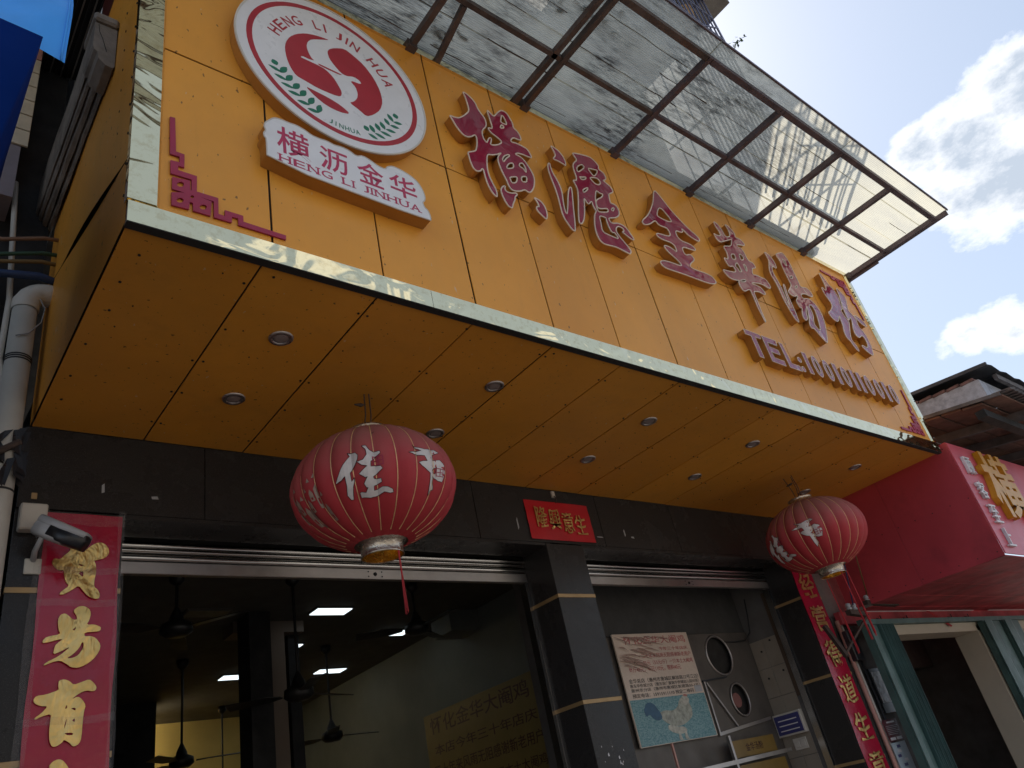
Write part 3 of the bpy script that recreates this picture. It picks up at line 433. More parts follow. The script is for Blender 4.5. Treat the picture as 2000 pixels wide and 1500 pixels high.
# ================================================================== BLACK GRANITE SHOPFRONT
sf = thing('granite_shopfront', 'black granite pillars and lintel framing the two shop openings', 'shopfront', (3.6, 3.58, 0))
xs = [.47, 1.27, 2.02, 2.98, 4.12, 4.98, 5.85, 6.82]
for a, b in zip(xs[:-1], xs[1:]):
    box('lintel_panel', GRAN, sf, a+.002, b-.002, 3.58, 3.62, 3.205, 3.60, bev=.0015)
for a, b in ((.90, 3.53), (3.87, 6.45)):
    box('lintel_underside', GRAN, sf, a+.003, b-.003, 3.585, 3.80, 3.185, 3.204)
box('joint_backing', DARK, sf, .47, 6.82, 3.622, 3.66, 3.22, 3.60)
zz = [.13, .86, 1.52, 2.18, 2.84, 3.20]
for x0, x1 in ((.47, .90), (3.53, 3.87), (6.45, 6.80)):
    for a, b in zip(zz[:-1], zz[1:]):
        top = b - (.012 if b < 3.1 else .002)
        box('pillar_panel', GRAN, sf, x0, x1, 3.58, 3.84, a+.012, top, bev=.0015)
        if a > .2:
            box('gold_strip', GOLDSTRIP, sf, x0-.002, x1+.002, 3.578, 3.842, a-.0115, a+.0115)

# chipped paint and tape flecks on the granite
def fleck(parent, m, pts, y, nm='paint_fleck'):
    return flat(nm, [pts], m, parent, y, .0004)
for (x, z, w, h) in ((1.02, 3.29, .03, .016), (.80, 3.30, .012, .05), (4.35, 3.29, .012, .06), (4.42, 3.285, .03, .012), (3.31, 3.28, .010, .09), (4.05, 3.27, .06, .006)):
    k = random.uniform(-.3, .3)
    fleck(sf, PLASTICG, [(x, z), (x+w, z+h*.2+k*.02), (x+w*.8, z+h), (x-w*.1, z+h*.8)], 3.5788)
for i in range(14):
    x = random.uniform(3.58, 3.82); z = random.uniform(1.72, 1.95); s = random.uniform(.003, .010)
    fleck(sf, WHITELET, [(x, z), (x+s, z+s*.3), (x+s*.7, z+s*2.2), (x-s*.2, z+s*1.4)], 3.5788)

# ================================================================== ROLLER SHUTTERS
def shutter(label, x0, x1):
    t = thing('roller_shutter', label, 'shutter', ((x0+x1)/2, 3.85, 0), 'rolled-up steel shutters')
    prof = [(3.84, 3.185), (3.815, 3.175), (3.812, 3.155), (3.84, 3.146)]
    def extr(name, prof, m):
        n = len(prof); mb = MB(); mb.add([(x0, y, z) for y, z in prof]+[(x1, y, z) for y, z in prof], [(i, i+1, n+i+1, n+i) for i in range(n-1)])
        return mb.build(name, m, t, smooth=True)
    def slat(z0, z1, out):
        return [(3.865, z1), (3.850, z1), (3.850-out, z1-.25*(z1-z0)), (3.850-out, z0+.25*(z1-z0)), (3.850, z0), (3.865, z0)]
    extr('slat', slat(3.148, 3.184, .012), STEEL)
    extr('slat', slat(3.122, 3.145, .022), STEEL)
    extr('slat', slat(3.080, 3.118, .018), STEEL)
    box('bottom_rail', STEELD, t, x0, x1, 3.835, 3.87, 3.015, 3.076, bev=.003)
    for x in (x0+(x1-x0)*.55,):
        mb = MB()
        mb.tube([(x, 3.830, 3.045), (x, 3.838, 3.045)], .011, 12); mb.build('lock_hole', DARK, t)
        for dx in (-.045, .045):
            for dz in (-.014, .014): MB().tube([(x+dx, 3.831, 3.045+dz), (x+dx, 3.838, 3.045+dz)], .004, 6).build('bolt', DARK, t)
    for x in (x0+.012, x1-.012):
        MB().box(x-.012, x+.012, 3.842, 3.90, .14, 3.018).build('guide_rail', STEEL, t)
    return t
shutter('rolled-up steel shutter over the wide left opening', .902, 3.528)
shutter('rolled-up steel shutter over the right kitchen opening', 3.872, 6.448)

# ================================================================== YELLOW SIGN BOX
XL, XR, YF, YB, ZB, ZT = .484, 6.90, 2.104, 3.575, 3.60, 5.545
sg = thing('yellow_sign_box', 'big yellow panelled sign box projecting over the shopfront', 'sign box', (3.69, 2.8, 3.6))
fx = [XL+.02]+[1.005+.4905*k for k in range(12)]+[XR-.02]
for zi, (z0, z1) in enumerate(((3.64, 4.60), (4.60, 5.53))):
    for a, b in zip(fx[:-1], fx[1:]):
        j = random.uniform(-.0012, .0012)
        box('front_panel', ACP, sg, a+.0045, b-.0045, YF+j, YF+.006+j, z0+.0045, z1-.0045, bev=.001)
box('front_backing', DARK, sg, XL+.01, XR-.01, YF+.012, YF+.03, 3.62, 5.53)
sx = [XL+.004]+[.971+.4962*k for k in range(12)]+[XR-.004]
for a, b in zip(sx[:-1], sx[1:]):
    j = random.uniform(-.0015, .0015)
    box('soffit_panel', ACP, sg, a+random.uniform(.0035, .006), b-random.uniform(.0035, .006), YF+.01, YB, ZB+j, ZB+.006+j, bev=.001)
box('soffit_backing', DARK, sg, XL+.02, XR-.02, YF+.035, YB, ZB+.012, ZB+.03)
box('top_panel', STEELD, sg, XL+.01, XR-.01, YF+.035, 2.99, 5.50, 5.53)
# left end: a lower panel and a warped upper panel that gapes away from it
box('end_backing', DARK, sg, XL+.012, XL+.03, YF+.06, YB, ZB+.035, 5.49)
def warped(name, y0, y1, zfun0, zfun1, bow, x):
    n = 14; mb = MB(); vs = []
    for i in range(n+1):
        t = i/n; y = y0+(y1-y0)*t
        for k, zf in enumerate((zfun0, zfun1)):
            vs.append((x-bow*math.sin(math.pi*min(1, max(0, (t-.05)/.7)))*(1 if (k == 0) == (bow > 0) else 0), y, zf(y)))
    mb.add(vs, [(2*i, 2*i+2, 2*i+3, 2*i+1) for i in range(n)]); return mb.build(name, ACP, sg)
seam = lambda y: 3.92+(y-2.104)*.32
warped('end_panel', YF+.004, YB, lambda y: ZB+.002, lambda y: seam(y)-.003, -.004, XL)
warped('end_panel', YF+.004, YB, lambda y: seam(y)+.004, lambda y: 5.54, .012, XL)
box('right_end_panel', ACP, sg, XR-.012, XR-.006, YF+.01, 3.56, ZB+.01, 5.53)
# gold mirror trim round the face
def prism(name, m, parent, prof, x0, x1):          # profile in (y,z) swept along x
    n = len(prof); mb = MB(); mb.add([(x0, y, z) for y, z in prof]+[(x1, y, z) for y, z in prof], [(i, (i+1) % n, n+(i+1) % n, n+i) for i in range(n)]+[tuple(range(n)), tuple(range(2*n-1, n-1, -1))]); return mb.build(name, m, parent)
for a, b in ((XL+.001, 1.72), (1.722, 4.16), (4.162, 6.60), (6.602, XR-.001)):
    prism('trim_strip', TRIM, sg, [(2.088, ZB-.006), (2.088, 3.688), (2.103, 3.698), (2.125, 3.698), (2.125, ZB-.006)], a, b)
for a, b in ((XL+.001, 3.6), (3.602, XR-.001)): box('painted_trim_shade', DARK, sg, a, b, 2.0895, 2.126, ZB-.0095, ZB-.0065)  # dark strip that paints the underside of the trim as shaded
def prismz(name, m, parent, prof, z0, z1):
    n = len(prof); mb = MB(); mb.add([(x, y, z0) for x, y in prof]+[(x, y, z1) for x, y in prof], [(i, (i+1) % n, n+(i+1) % n, n+i) for i in range(n)]+[tuple(range(n)), tuple(range(2*n-1, n-1, -1))]); return mb.build(name, m, parent)
prismz('trim_strip', TRIM, sg, [(XL-.003, 2.125), (XL-.003, 2.0885), (.578, 2.0885), (.589, 2.103), (.589, 2.125)], 3.699, 4.70)
prismz('trim_strip', TRIM, sg, [(XL-.003, 2.125), (XL-.003, 2.0885), (.578, 2.0885), (.589, 2.103), (.589, 2.125)], 4.702, 5.54)
prismz('trim_strip', TRIM, sg, [(6.832, 2.125), (6.832, 2.103), (6.842, 2.0885), (XR+.003, 2.0885), (XR+.003, 2.125)], 3.699, 5.54)
prism('top_trim', TRIM, sg, [(2.088, 5.50), (2.088, 5.548), (2.125, 5.548), (2.125, 5.50)], XL, XR)
# rivets
mb = MB()
def rivet(x, y, z, ax, r=.0055):
    d = Vector((0, 0, 0)); d[ax] = -.0035
    mb.tube([Vector((x, y, z)), Vector((x, y, z))+d], r, 6)
for x in sx[1:-1]:
    for k in range(5):
        y = 2.25+.29*k+random.uniform(-.04, .04)
        for s in (-1, 1):
            if random.random() < .8: rivet(x+s*.022, y+random.uniform(-.006, .006), ZB-.001, 2)
for x in fx[1:-1]:
    for s in (-1, 1):
        if random.random() < .5: rivet(x+s*.03, 2.16+random.uniform(0, .02), ZB-.001, 2)
for k in range(40):
    rivet(random.uniform(.6, 6.8), random.uniform(2.2, 3.5), ZB-.001, 2, .003)
for y in (2.25, 2.42, 2.6, 2.85, 3.1, 3.3): rivet(.56+random.uniform(-.02, .02), y, ZB-.001, 2)
for k in range(10): rivet(XL-.001, 2.14, 3.75+.16*k, 0)
for k in range(8): rivet(XL-.001, 2.30, 4.1+.13*k, 0)
stuff(mb.build('rivets', DARK, sg))

# ================================================================== CORRUGATED CANOPY
cn = thing('canopy', 'translucent corrugated canopy on rusty steel frame above the sign', 'canopy', (3.7, 1.6, 5.55))
RX = [.22, 1.06, 1.905, 2.76, 3.60, 4.44, 5.26, 6.085, 6.93]
for i, x in enumerate(RX):
    m = RUST if i < 4 else RUST2
    MB().bar((x, 1.19, 5.526), (x, 2.20, 5.526), .034, .045).build('rafter', m, cn)
    MB().box(x-.03, x+.03, 2.06, 2.16, 5.494, 5.552).build('bracket_plate', m, cn)
MB().bar((2.685, 1.19, 5.528), (2.685, 2.15, 5.528), .035, .04).build('rafter', RUST, cn)
MB().bar((2.03, 1.72, 5.527), (2.10, 2.14, 5.527), .03, .04).build('rafter', RUST, cn)
for a, b in zip(RX[:-1], RX[1:]):
    m = RUST if a < 3 else RUST2
    MB().bar((a+.022, 1.70, 5.528), (b-.022, 1.70, 5.528), .030, .04).build('purlin', m, cn)
    MB().bar((a+.022, 1.21, 5.526), (b-.022, 1.21, 5.526), .040, .045).build('front_beam', m, cn)
MB().bar((6.965, 1.10, 5.532), (6.965, 2.14, 5.532), .02, .05).build('edge_angle', RUST2, cn)
MB().bar((6.955, 1.80, 5.50), (6.955, 2.14, 5.50), .03, .03).build('edge_angle', RUST2, cn)
for a, b in ((.2, 3.59), (3.61, 6.97)):
    MB().bar((a, 1.088, 5.556), (b, 1.088, 5.556), .012, .022).build('edge_angle', RUST2, cn)
YS = [1.085, 1.335, 1.585, 1.83, 2.14]
SXs = [(.2, 1.91), (1.90, 3.61), (3.60, 5.27), (5.26, 6.98)]
for bi, (a, b) in enumerate(SXs):
    for si, (y0, y1) in enumerate(zip(YS[:-1], YS[1:])):
        zb = 5.5515+.006*(si % 2)+.002*(bi % 2)+random.uniform(0, .002)
        pitch = .0125; n = int((y1+.012-y0)/pitch*2); vs = []
        nx = 6
        for k in range(n+1):
            y = y0+k*pitch/2
            for q in range(nx+1):
                x = a+(b-a)*q/nx
                vs.append((x, y, zb+(.0022 if k % 2 else 0)+.004*math.sin(x*3.1+si*2)*math.sin((y-y0)/(y1-y0)*math.pi)))
        fs = [(k*(nx+1)+q, k*(nx+1)+q+1, (k+1)*(nx+1)+q+1, (k+1)*(nx+1)+q) for k in range(n) for q in range(nx)]
        MB().add(vs, fs).build('roof_sheet', SHEET, cn)
rn = random.Random(21)
for y in YS[1:-1]+[2.03, 1.46, 1.71]:
    x = .25
    while x < 6.85:
        L_ = min(rn.uniform(.2, .8), 6.9-x); w_ = rn.uniform(.0015, .005)
        if rn.random() < (.8 if x < 5.2 else .3):
            pts = [(x+L_*k/7, y+rn.uniform(-.003, .003)) for k in range(8)]
            mb = MB(); mb.add([(px_, py_-w_*rn.uniform(.3, 1), 5.5495) for px_, py_ in pts]+[(px_, py_+w_*rn.uniform(.3, 1), 5.5495) for px_, py_ in pts], [(k, k+1, 9+k, 8+k) for k in range(7)]); mb.build('seam_grime', IRON, cn)
        x += L_+rn.uniform(.02, .3)
# rot and rubbish lying on the sheets
mb = MB()
for cx, cy, nn, sp in ((1.98, 1.95, 46, .10), (1.93, 1.70, 30, .08), (2.05, 1.5, 36, .13), (2.72, 1.32, 34, .14), (2.45, 1.15, 26, .13)):
    for k in range(nn):
        x = random.gauss(cx, sp); y = min(2.08, max(1.1, random.gauss(cy, sp*.8))); s = random.uniform(.006, .03); an = random.uniform(0, 3)
        mb.bar((x-s*math.cos(an), y-s*.5*math.sin(an), 5.572), (x+s*math.cos(an), y+s*.5*math.sin(an), 5.572+random.uniform(0, .01)), s*random.uniform(.4, 1), .004)
stuff(mb.build('leaf_litter', IRON, cn))

# ================================================================== WINDOW CAGE ABOVE
cg = thing('window_cage', 'barred steel window cage above the canopy, sticking out to the sky', 'window cage', (5.6, 2.4, 5.75))
CX0, CX1, CY0, CY1 = 4.9, 6.36, 1.90, 2.99
for z in (5.95, 6.9, 7.9, 8.55, 8.95, 9.33):
    MB().bar((CX0, CY0, z), (CX1, CY0, z), .022, .022).build('rail', CAGEM, cg)
    MB().bar((CX1, CY0+.012, z), (CX1, CY1, z), .022, .022).build('rail', CAGEM, cg)
nb = 14
for k in range(nb+1):
    x = CX0+(CX1-CX0)*k/nb
    MB().bar((x, CY0, 5.75), (x, CY0, 9.34), .014 if k not in (0, nb) else .035, .014).build('bar', CAGEM, cg)
for k in range(1, 8):
    y = CY0+(CY1-CY0)*k/8
    MB().bar((CX1, y, 5.75), (CX1, y, 9.34), .014, .014).build('bar', CAGEM, cg)
for k in range(6):
    z = 6.0+.55*k
    MB().bar((CX1-.9, CY0-.014, z), (CX1-.02, CY0-.014, z+.55), .012, .012).build('brace', CAGEM, cg)
def vine(label, base, tip, nl, spread):
    t = thing('vine', label, 'plant', base)
    b = Vector(base); e = Vector(tip); pts = [b.lerp(e, k/6)+Vector((random.uniform(-1, 1), random.uniform(-1, 1), random.uniform(-1, 1)))*.03*(k not in (0,)) for k in range(7)]
    MB().tube(pts, [.008-.001*k for k in range(7)], 5).build('stem', LEAFM, t)
    mb = MB()
    for k in range(nl):
        q = random.random(); c = b.lerp(e, q)+Vector((random.gauss(0, spread), random.gauss(0, spread), random.gauss(0, spread)))
        d = Vector((random.uniform(-1, 1), random.uniform(-1, 1), random.uniform(-1, .6))).normalized()*random.uniform(.03, .06); s = d.orthogonal().normalized()*d.length*.35
        mb.add([c, c+d*.5+s, c+d, c+d*.5-s], [(0, 1, 2, 3)])
    stuff(mb.build('foliage', LEAFM, t)); return t
vine('thin leafy vine reaching out of the window cage into the sky', (6.30, 1.93, 8.25), (6.86, 1.86, 8.95), 46, .03)
vine('climbing plant behind the bars of the window cage', (5.75, 2.15, 8.2), (5.9, 2.15, 9.3), 160, .10)
pt = MB().lathe([(.0, 9.02), (.09, 9.02), (.12, 9.2), (.13, 9.22), (.115, 9.22), (.10, 9.1), (0, 9.1)], 6.22, 2.12, 18).build('flower_pot', CLAY); tag(pt, 'small clay flower pot up in the window cage', 'pot')

# ================================================================== CHANNEL LETTERS
def letter(label, polys, y=2.047, smooth=2, name='channel_letter', cat='sign letter', group='raised crimson letters on the yellow sign', back=2.1025, tr=.0045, meshes=None):
    ps = [chaikin(p, smooth) if smooth else p for p in polys]
    xs_ = [q[0] for p in ps for q in p]; zs_ = [q[1] for p in ps for q in p]
    t = thing(name, label, cat, ((min(xs_)+max(xs_))/2, back, min(zs_)), group)
    h = (back-y-.002)/2
    flat('letter_side', ps, LSIDE, t, back-h, h)
    flat('letter_face', ps, LFACE, t, y, .0015)
    me = curve_mesh('edge_trim', ps, 0, tr, fill=False); me.transform(Matrix.Translation((0, y-.001, 0))); me.materials.clear(); me.materials.append(LTRIM); link('edge_trim', me, t)
    return t
LT = DATA['LET']
letter('large crimson character 横, first of the big sign characters beside the round logo', LT['heng'])
letter('large crimson character 瀝, second of the big sign characters', LT['li'])
letter('large crimson character 華, fourth of the big sign characters, above TEL', LT['hua'])
letter('large crimson character 湯, fifth of the big sign characters', LT['tang'])
letter('large crimson character 粉, last of the big sign characters, near the right edge', LT['fen'])
letter('small crimson letter T of TEL on the yellow sign', LT['T'], smooth=0, tr=.003)
letter('small crimson letter E of TEL on the yellow sign', LT['E'], smooth=0, tr=.003)
letter('small crimson letter L of TEL on the yellow sign', LT['L'], smooth=0, tr=.003)
def ring(cx, cz, rx, rz, n=18): return [(cx+rx*math.cos(2*math.pi*k/n), cz+rz*math.sin(2*math.pi*k/n)) for k in range(n)]
letter('crimson colon of two round dots after TEL', [ring(4.915, 4.045, .022, .022), ring(4.915, 3.965, .022, .022)], smooth=0, name='colon', tr=.003)
# the character hidden in the picture between the second and fourth ones: the shop's own name on the plate gives it
JIN = [[(3.86, 5.25), (3.90, 5.22), (3.98, 5.10), (4.10, 4.99), (4.22, 4.93), (4.19, 4.88), (4.08, 4.90), (4.02, 4.95), (4.02, 4.90), (3.92, 4.89), (3.92, 4.80), (4.08, 4.81), (4.10, 4.76), (3.92, 4.745), (3.92, 4.66), (4.00, 4.70), (4.03, 4.66), (3.95, 4.60), (3.92, 4.55), (4.16, 4.57), (4.20, 4.51), (4.10, 4.47), (3.80, 4.46), (3.60, 4.44), (3.58, 4.49), (3.66, 4.52), (3.84, 4.53), (3.80, 4.58), (3.72, 4.62), (3.70, 4.67), (3.77, 4.68), (3.84, 4.65), (3.84, 4.735), (3.68, 4.72), (3.66, 4.765), (3.84, 4.79), (3.84, 4.875), (3.74, 4.86), (3.72, 4.90), (3.64, 4.83), (3.56, 4.79), (3.55, 4.82), (3.66, 4.92), (3.78, 5.08)], [(3.85, 5.09), (3.94, 4.975), (3.88, 4.95), (3.80, 4.95), (3.76, 4.96)]]
letter('large crimson character 金, third of the big sign characters', JIN)
# row of small number pieces after the colon (unreadable in the picture): plain bars and rings
x = 5.00
for k in range(11):
    w = .048 if k in (0, 3, 5, 6, 9) else .10
    polys = [[(x, 3.95), (x+w, 3.95), (x+w, 4.135), (x, 4.135)]] if w < .06 else [ring(x+w/2, 4.043, w/2, .093, 20), ring(x+w/2, 4.043, w/2-.028, .062, 16)]
    letter(['first', 'second', 'third', 'fourth', 'fifth', 'sixth', 'seventh', 'eighth', 'ninth', 'tenth', 'last'][k]+' small crimson piece of the number row after TEL, counted from the colon', polys, smooth=0, name='number_piece', group='blurred number row', tr=.003)
    x += w+.058

# ================================================================== ROUND LOGO
LX, LZ, LR = 1.361, 4.8805, .503
lg = thing('logo_disc', 'round white logo sign with red swirl and green leaf sprigs', 'logo sign', (LX, 2.1, LZ-LR))
disc = ring(LX, LZ, LR, LR, 72)
flat('disc_side', [disc], LSIDE, lg, 2.0745, .027)
flat('disc_face', [ring(LX, LZ, LR-.004, LR-.004, 72)], WHITEFACE, lg, 2.0455, .0018)
flat('rim_bead', [ring(LX, LZ, LR+.002, LR+.002, 72), ring(LX, LZ, LR-.006, LR-.006, 72)], PLASTICW, lg, 2.0445, .004)
yy = 2.0431
flat('red_ring', [ring(LX, LZ, .450, .450, 72), ring(LX, LZ, .423, .423, 72)], INKRED, lg, yy, .0004)
for pz in DATA['LOGO']['red']:
    flat('red_swirl', [chaikin([(LX+a, LZ+b) for a, b in pz], 1)], INKRED, lg, yy, .0004)
for a, b, w in DATA['LOGO']['leaf']:
    a = Vector(a); b = Vector(b); d = b-a; nrm = Vector((-d.y, d.x)).normalized()*w/2
    pts = [a+d*t+nrm*math.sin(math.pi*t)**.8 for t in (0, .15, .35, .55, .8, 1)]+[a+d*t-nrm*math.sin(math.pi*t)**.8 for t in (.8, .55, .35, .15)]
    flat('leaf', [[(LX+q.x, LZ+q.y) for q in pts]], INKGREEN, lg, yy, .0004)
def arc_text(s, angs, rad, h, w, m, flip=False, off=.012):
    for ch, an in zip(s, angs):
        me = text_mesh(ch, 1.0, off)
        vs_ = me.vertices; ax = min(v.co.x for v in vs_); bx_ = max(v.co.x for v in vs_); by = max(v.co.y for v in vs_); ay = min(v.co.y for v in vs_)
        cw = w*(.2 if ch in 'I' else .65 if ch in 'JL' else 1)
        rot = Matrix.Rotation(R(an-90 if not flip else an+90), 2)
        c = Vector((math.cos(R(an)), math.sin(R(an))))*rad
        for v in vs_:
            q = rot @ Vector((((v.co.x-ax)/(bx_-ax)-.5)*cw, ((v.co.y-ay)/(by-ay)-.5)*h)) + c
            v.co = (LX+q.x, yy-v.co.z*.0004, LZ+q.y)
        me.name = 'logo_letter'; me.materials.clear(); me.materials.append(m); link('logo_letter', me, lg)
arc_text('HENG', (160.5, 149, 137, 126), .330, .062, .05, INKRED)
arc_text('LI', (105.5, 97), .322, .062, .05, INKRED)
arc_text('JIN', (83, 75, 66.5), .316, .062, .05, INKRED)
arc_text('HUA', (46, 33, 20), .316, .062, .052, INKRED)
arc_text('JINHUA', (-100, -96.5, -92.5, -88.2, -84, -80), .389, .030, .022, INKGREEN, True, .004)

# ------------------------------------------------------------------ name plate
pl = thing('name_plate', 'white cloud-edged name plate under the round logo', 'name plate', (1.36, 2.1, 4.07))
pp = chaikin([tuple(q) for q in DATA['PLATE']], 1)
flat('plate_side', [pp], LSIDE, pl, 2.0705, .0325)
flat('plate_face', [pp], WHITEFACE, pl, 2.0365, .0016)
me = curve_mesh('plate_trim', [pp], 0, .0035, fill=False); me.transform(Matrix.Translation((0, 2.036, 0))); me.materials.clear(); me.materials.append(PLASTICW); link('plate_trim', me, pl)
for ch, x0, x1, z0, z1 in (('横', 1.018, 1.165, 4.152, 4.312), ('沥', 1.210, 1.345, 4.152, 4.292), ('金', 1.392, 1.525, 4.158, 4.295), ('华', 1.556, 1.700, 4.158, 4.295)):
    text('plate_character', ch, INKMAG, pl, x0, x1, z0, z1, 2.0344, .0004, off=.010)
def serif_word(s, x0, x1, z0, z1):
    # roman capitals with serifs
    n = len(s); widths = [dict(I=.16, J=.5, L=.75).get(c, 1.0) if c != ' ' else .45 for c in s]; tot = sum(widths)+.22*(n-1); u = (x1-x0)/tot; x = x0
    for c, w in zip(s, widths):
        if c != ' ':
            text('plate_letter', c, INKMAG, pl, x, x+w*u, z0, z1, 2.0344, .0004, off=.004)
            if c in 'HNLIJUA':
                for zz_ in (z0, z1-.004):
                    for q in ((0,) if c in 'IJL' else (0, 1)):
                        xx = x+(w*u)*(.5 if c in 'I' else .12 if c == 'L' else .75 if c == 'J' else (.08+.84*q))
                        if (c == 'J' and zz_ == z0) or (c == 'U' and zz_ == z0) or (c == 'A' and zz_ != z0): continue
                        flat('plate_serif', [[(xx-.011, zz_), (xx+.011, zz_), (xx+.011, zz_+.004), (xx-.011, zz_+.004)]], INKMAG, pl, 2.0342, .0003)
        x += (w+.22)*u
serif_word('HENG LI JINHUA', 1.022, 1.705, 4.098, 4.140)

# ------------------------------------------------------------------ corner fretwork
orn = DATA['ORN']
def ornament(label, fxn, fzn):
    polys = [[(fxn(a), fzn(b)) for a, b in p] for p in orn]
    me = curve_mesh('corner_fretwork', polys, .0035); me.transform(Matrix.Translation((0, 2.0985, 0))); me.materials.clear(); me.materials.append(ORNRED)
    return tag(link('corner_fretwork', me), label, 'ornament', 'crimson fretwork corners of the sign')
ornament('crimson fretwork ornament in the lower left corner of the sign', lambda a: a, lambda b: b)
ornament('crimson fretwork ornament in the lower right corner of the sign', lambda a: XL+XR-a-.012, lambda b: b)
ornament('crimson fretwork ornament in the upper right corner under the canopy', lambda a: XL+XR-a-.012, lambda b: 3.60+5.56-b-.02)

# ================================================================== DOWNLIGHTS
DLM = mat('frosted lamp glass', (.30, .24, .22), .4)
def downlight(label, x, y):
    t = thing('downlight', label, 'downlight', (x, y, ZB), 'round downlights in the soffit')
    MB().lathe([(.034, -.001), (.036, -.007), (.046, -.009), (.052, -.005), (.053, .0)], n=28).build('rim', STEELD, t, True).matrix_parent_inverse = Matrix()
    o = MB().lathe([(.0, -.004), (.02, -.004), (.0345, -.003), (.036, 0)], n=28).build('lens', DLM, t, True); o.matrix_parent_inverse = Matrix()
for lab, x, y in (('front-row downlight nearest the left corner of the soffit', 1.225, 2.54), ('back-row downlight nearest the left end of the soffit', 1.224, 3.07),
    ('front-row downlight, second from left, right of the near lantern', 2.40, 2.543), ('back-row downlight just behind the top of the near lantern', 2.38, 3.083),
    ('front-row downlight, third from left', 3.638, 2.55), ('back-row downlight above the small red scroll', 3.611, 3.093),
    ('front-row downlight, fourth from left', 4.756, 2.546), ('back-row downlight, fourth from left', 4.753, 3.093),
    ('front-row downlight nearest the right end of the soffit', 6.238, 2.55), ('back-row downlight just behind the far lantern', 6.231, 3.045)):
    downlight(lab, x, y)

# ================================================================== LANTERNS
LA, LB = .385, .283
NR = 24
def lsurf(az, z, off=0):
    """point on the lantern cloth for azimuth in degrees and height above the middle"""
    s = max(-1, min(1, z/LB)); c = math.sqrt(max(0, 1-s*s))
    sc = abs(math.sin(R(az*NR/2)))
    k = round(az*NR/360); ir = .008*math.sin(k*12.9)+.010*math.sin(R(az*2+40))+.008*math.sin(R(az*5))*math.cos(z*14)
    r = LA*c*(1-.045*(1-sc**.75)+ir*.6)+off
    return Vector((r*math.cos(R(az)), r*math.sin(R(az)), z+off*s))
def decal_mesh(name, polys, off):
    me = curve_mesh(name, [[(a, z*200) for a, z in p] for p in polys], 0)
    bm = bmesh.new(); bm.from_mesh(me)
    bmesh.ops.remove_doubles(bm, verts=bm.verts, dist=.001)
    xs_ = [v.co.x for v in bm.verts]; zs_ = [v.co.z for v in bm.verts]
    k = math.floor(min(xs_)/2.5)*2.5
    while k < max(xs_):
        bmesh.ops.bisect_plane(bm, geom=list(bm.verts)+list(bm.edges)+list(bm.faces), plane_co=(k, 0, 0), plane_no=(1, 0, 0)); k += 2.5
    k = math.floor(min(zs_)/3)*3
    while k < max(zs_):
        bmesh.ops.bisect_plane(bm, geom=list(bm.verts)+list(bm.edges)+list(bm.faces), plane_co=(0, 0, k), plane_no=(0, 0, 1)); k += 3
    for v in bm.verts: v.co = lsurf(v.co.x, v.co.z/200, off)
    bm.normal_update()
    for f in bm.faces:
        if f.normal.dot(f.calc_center_median()) < 0: f.normal_flip()
    bm.to_mesh(me); bm.free(); return me
LM = {}
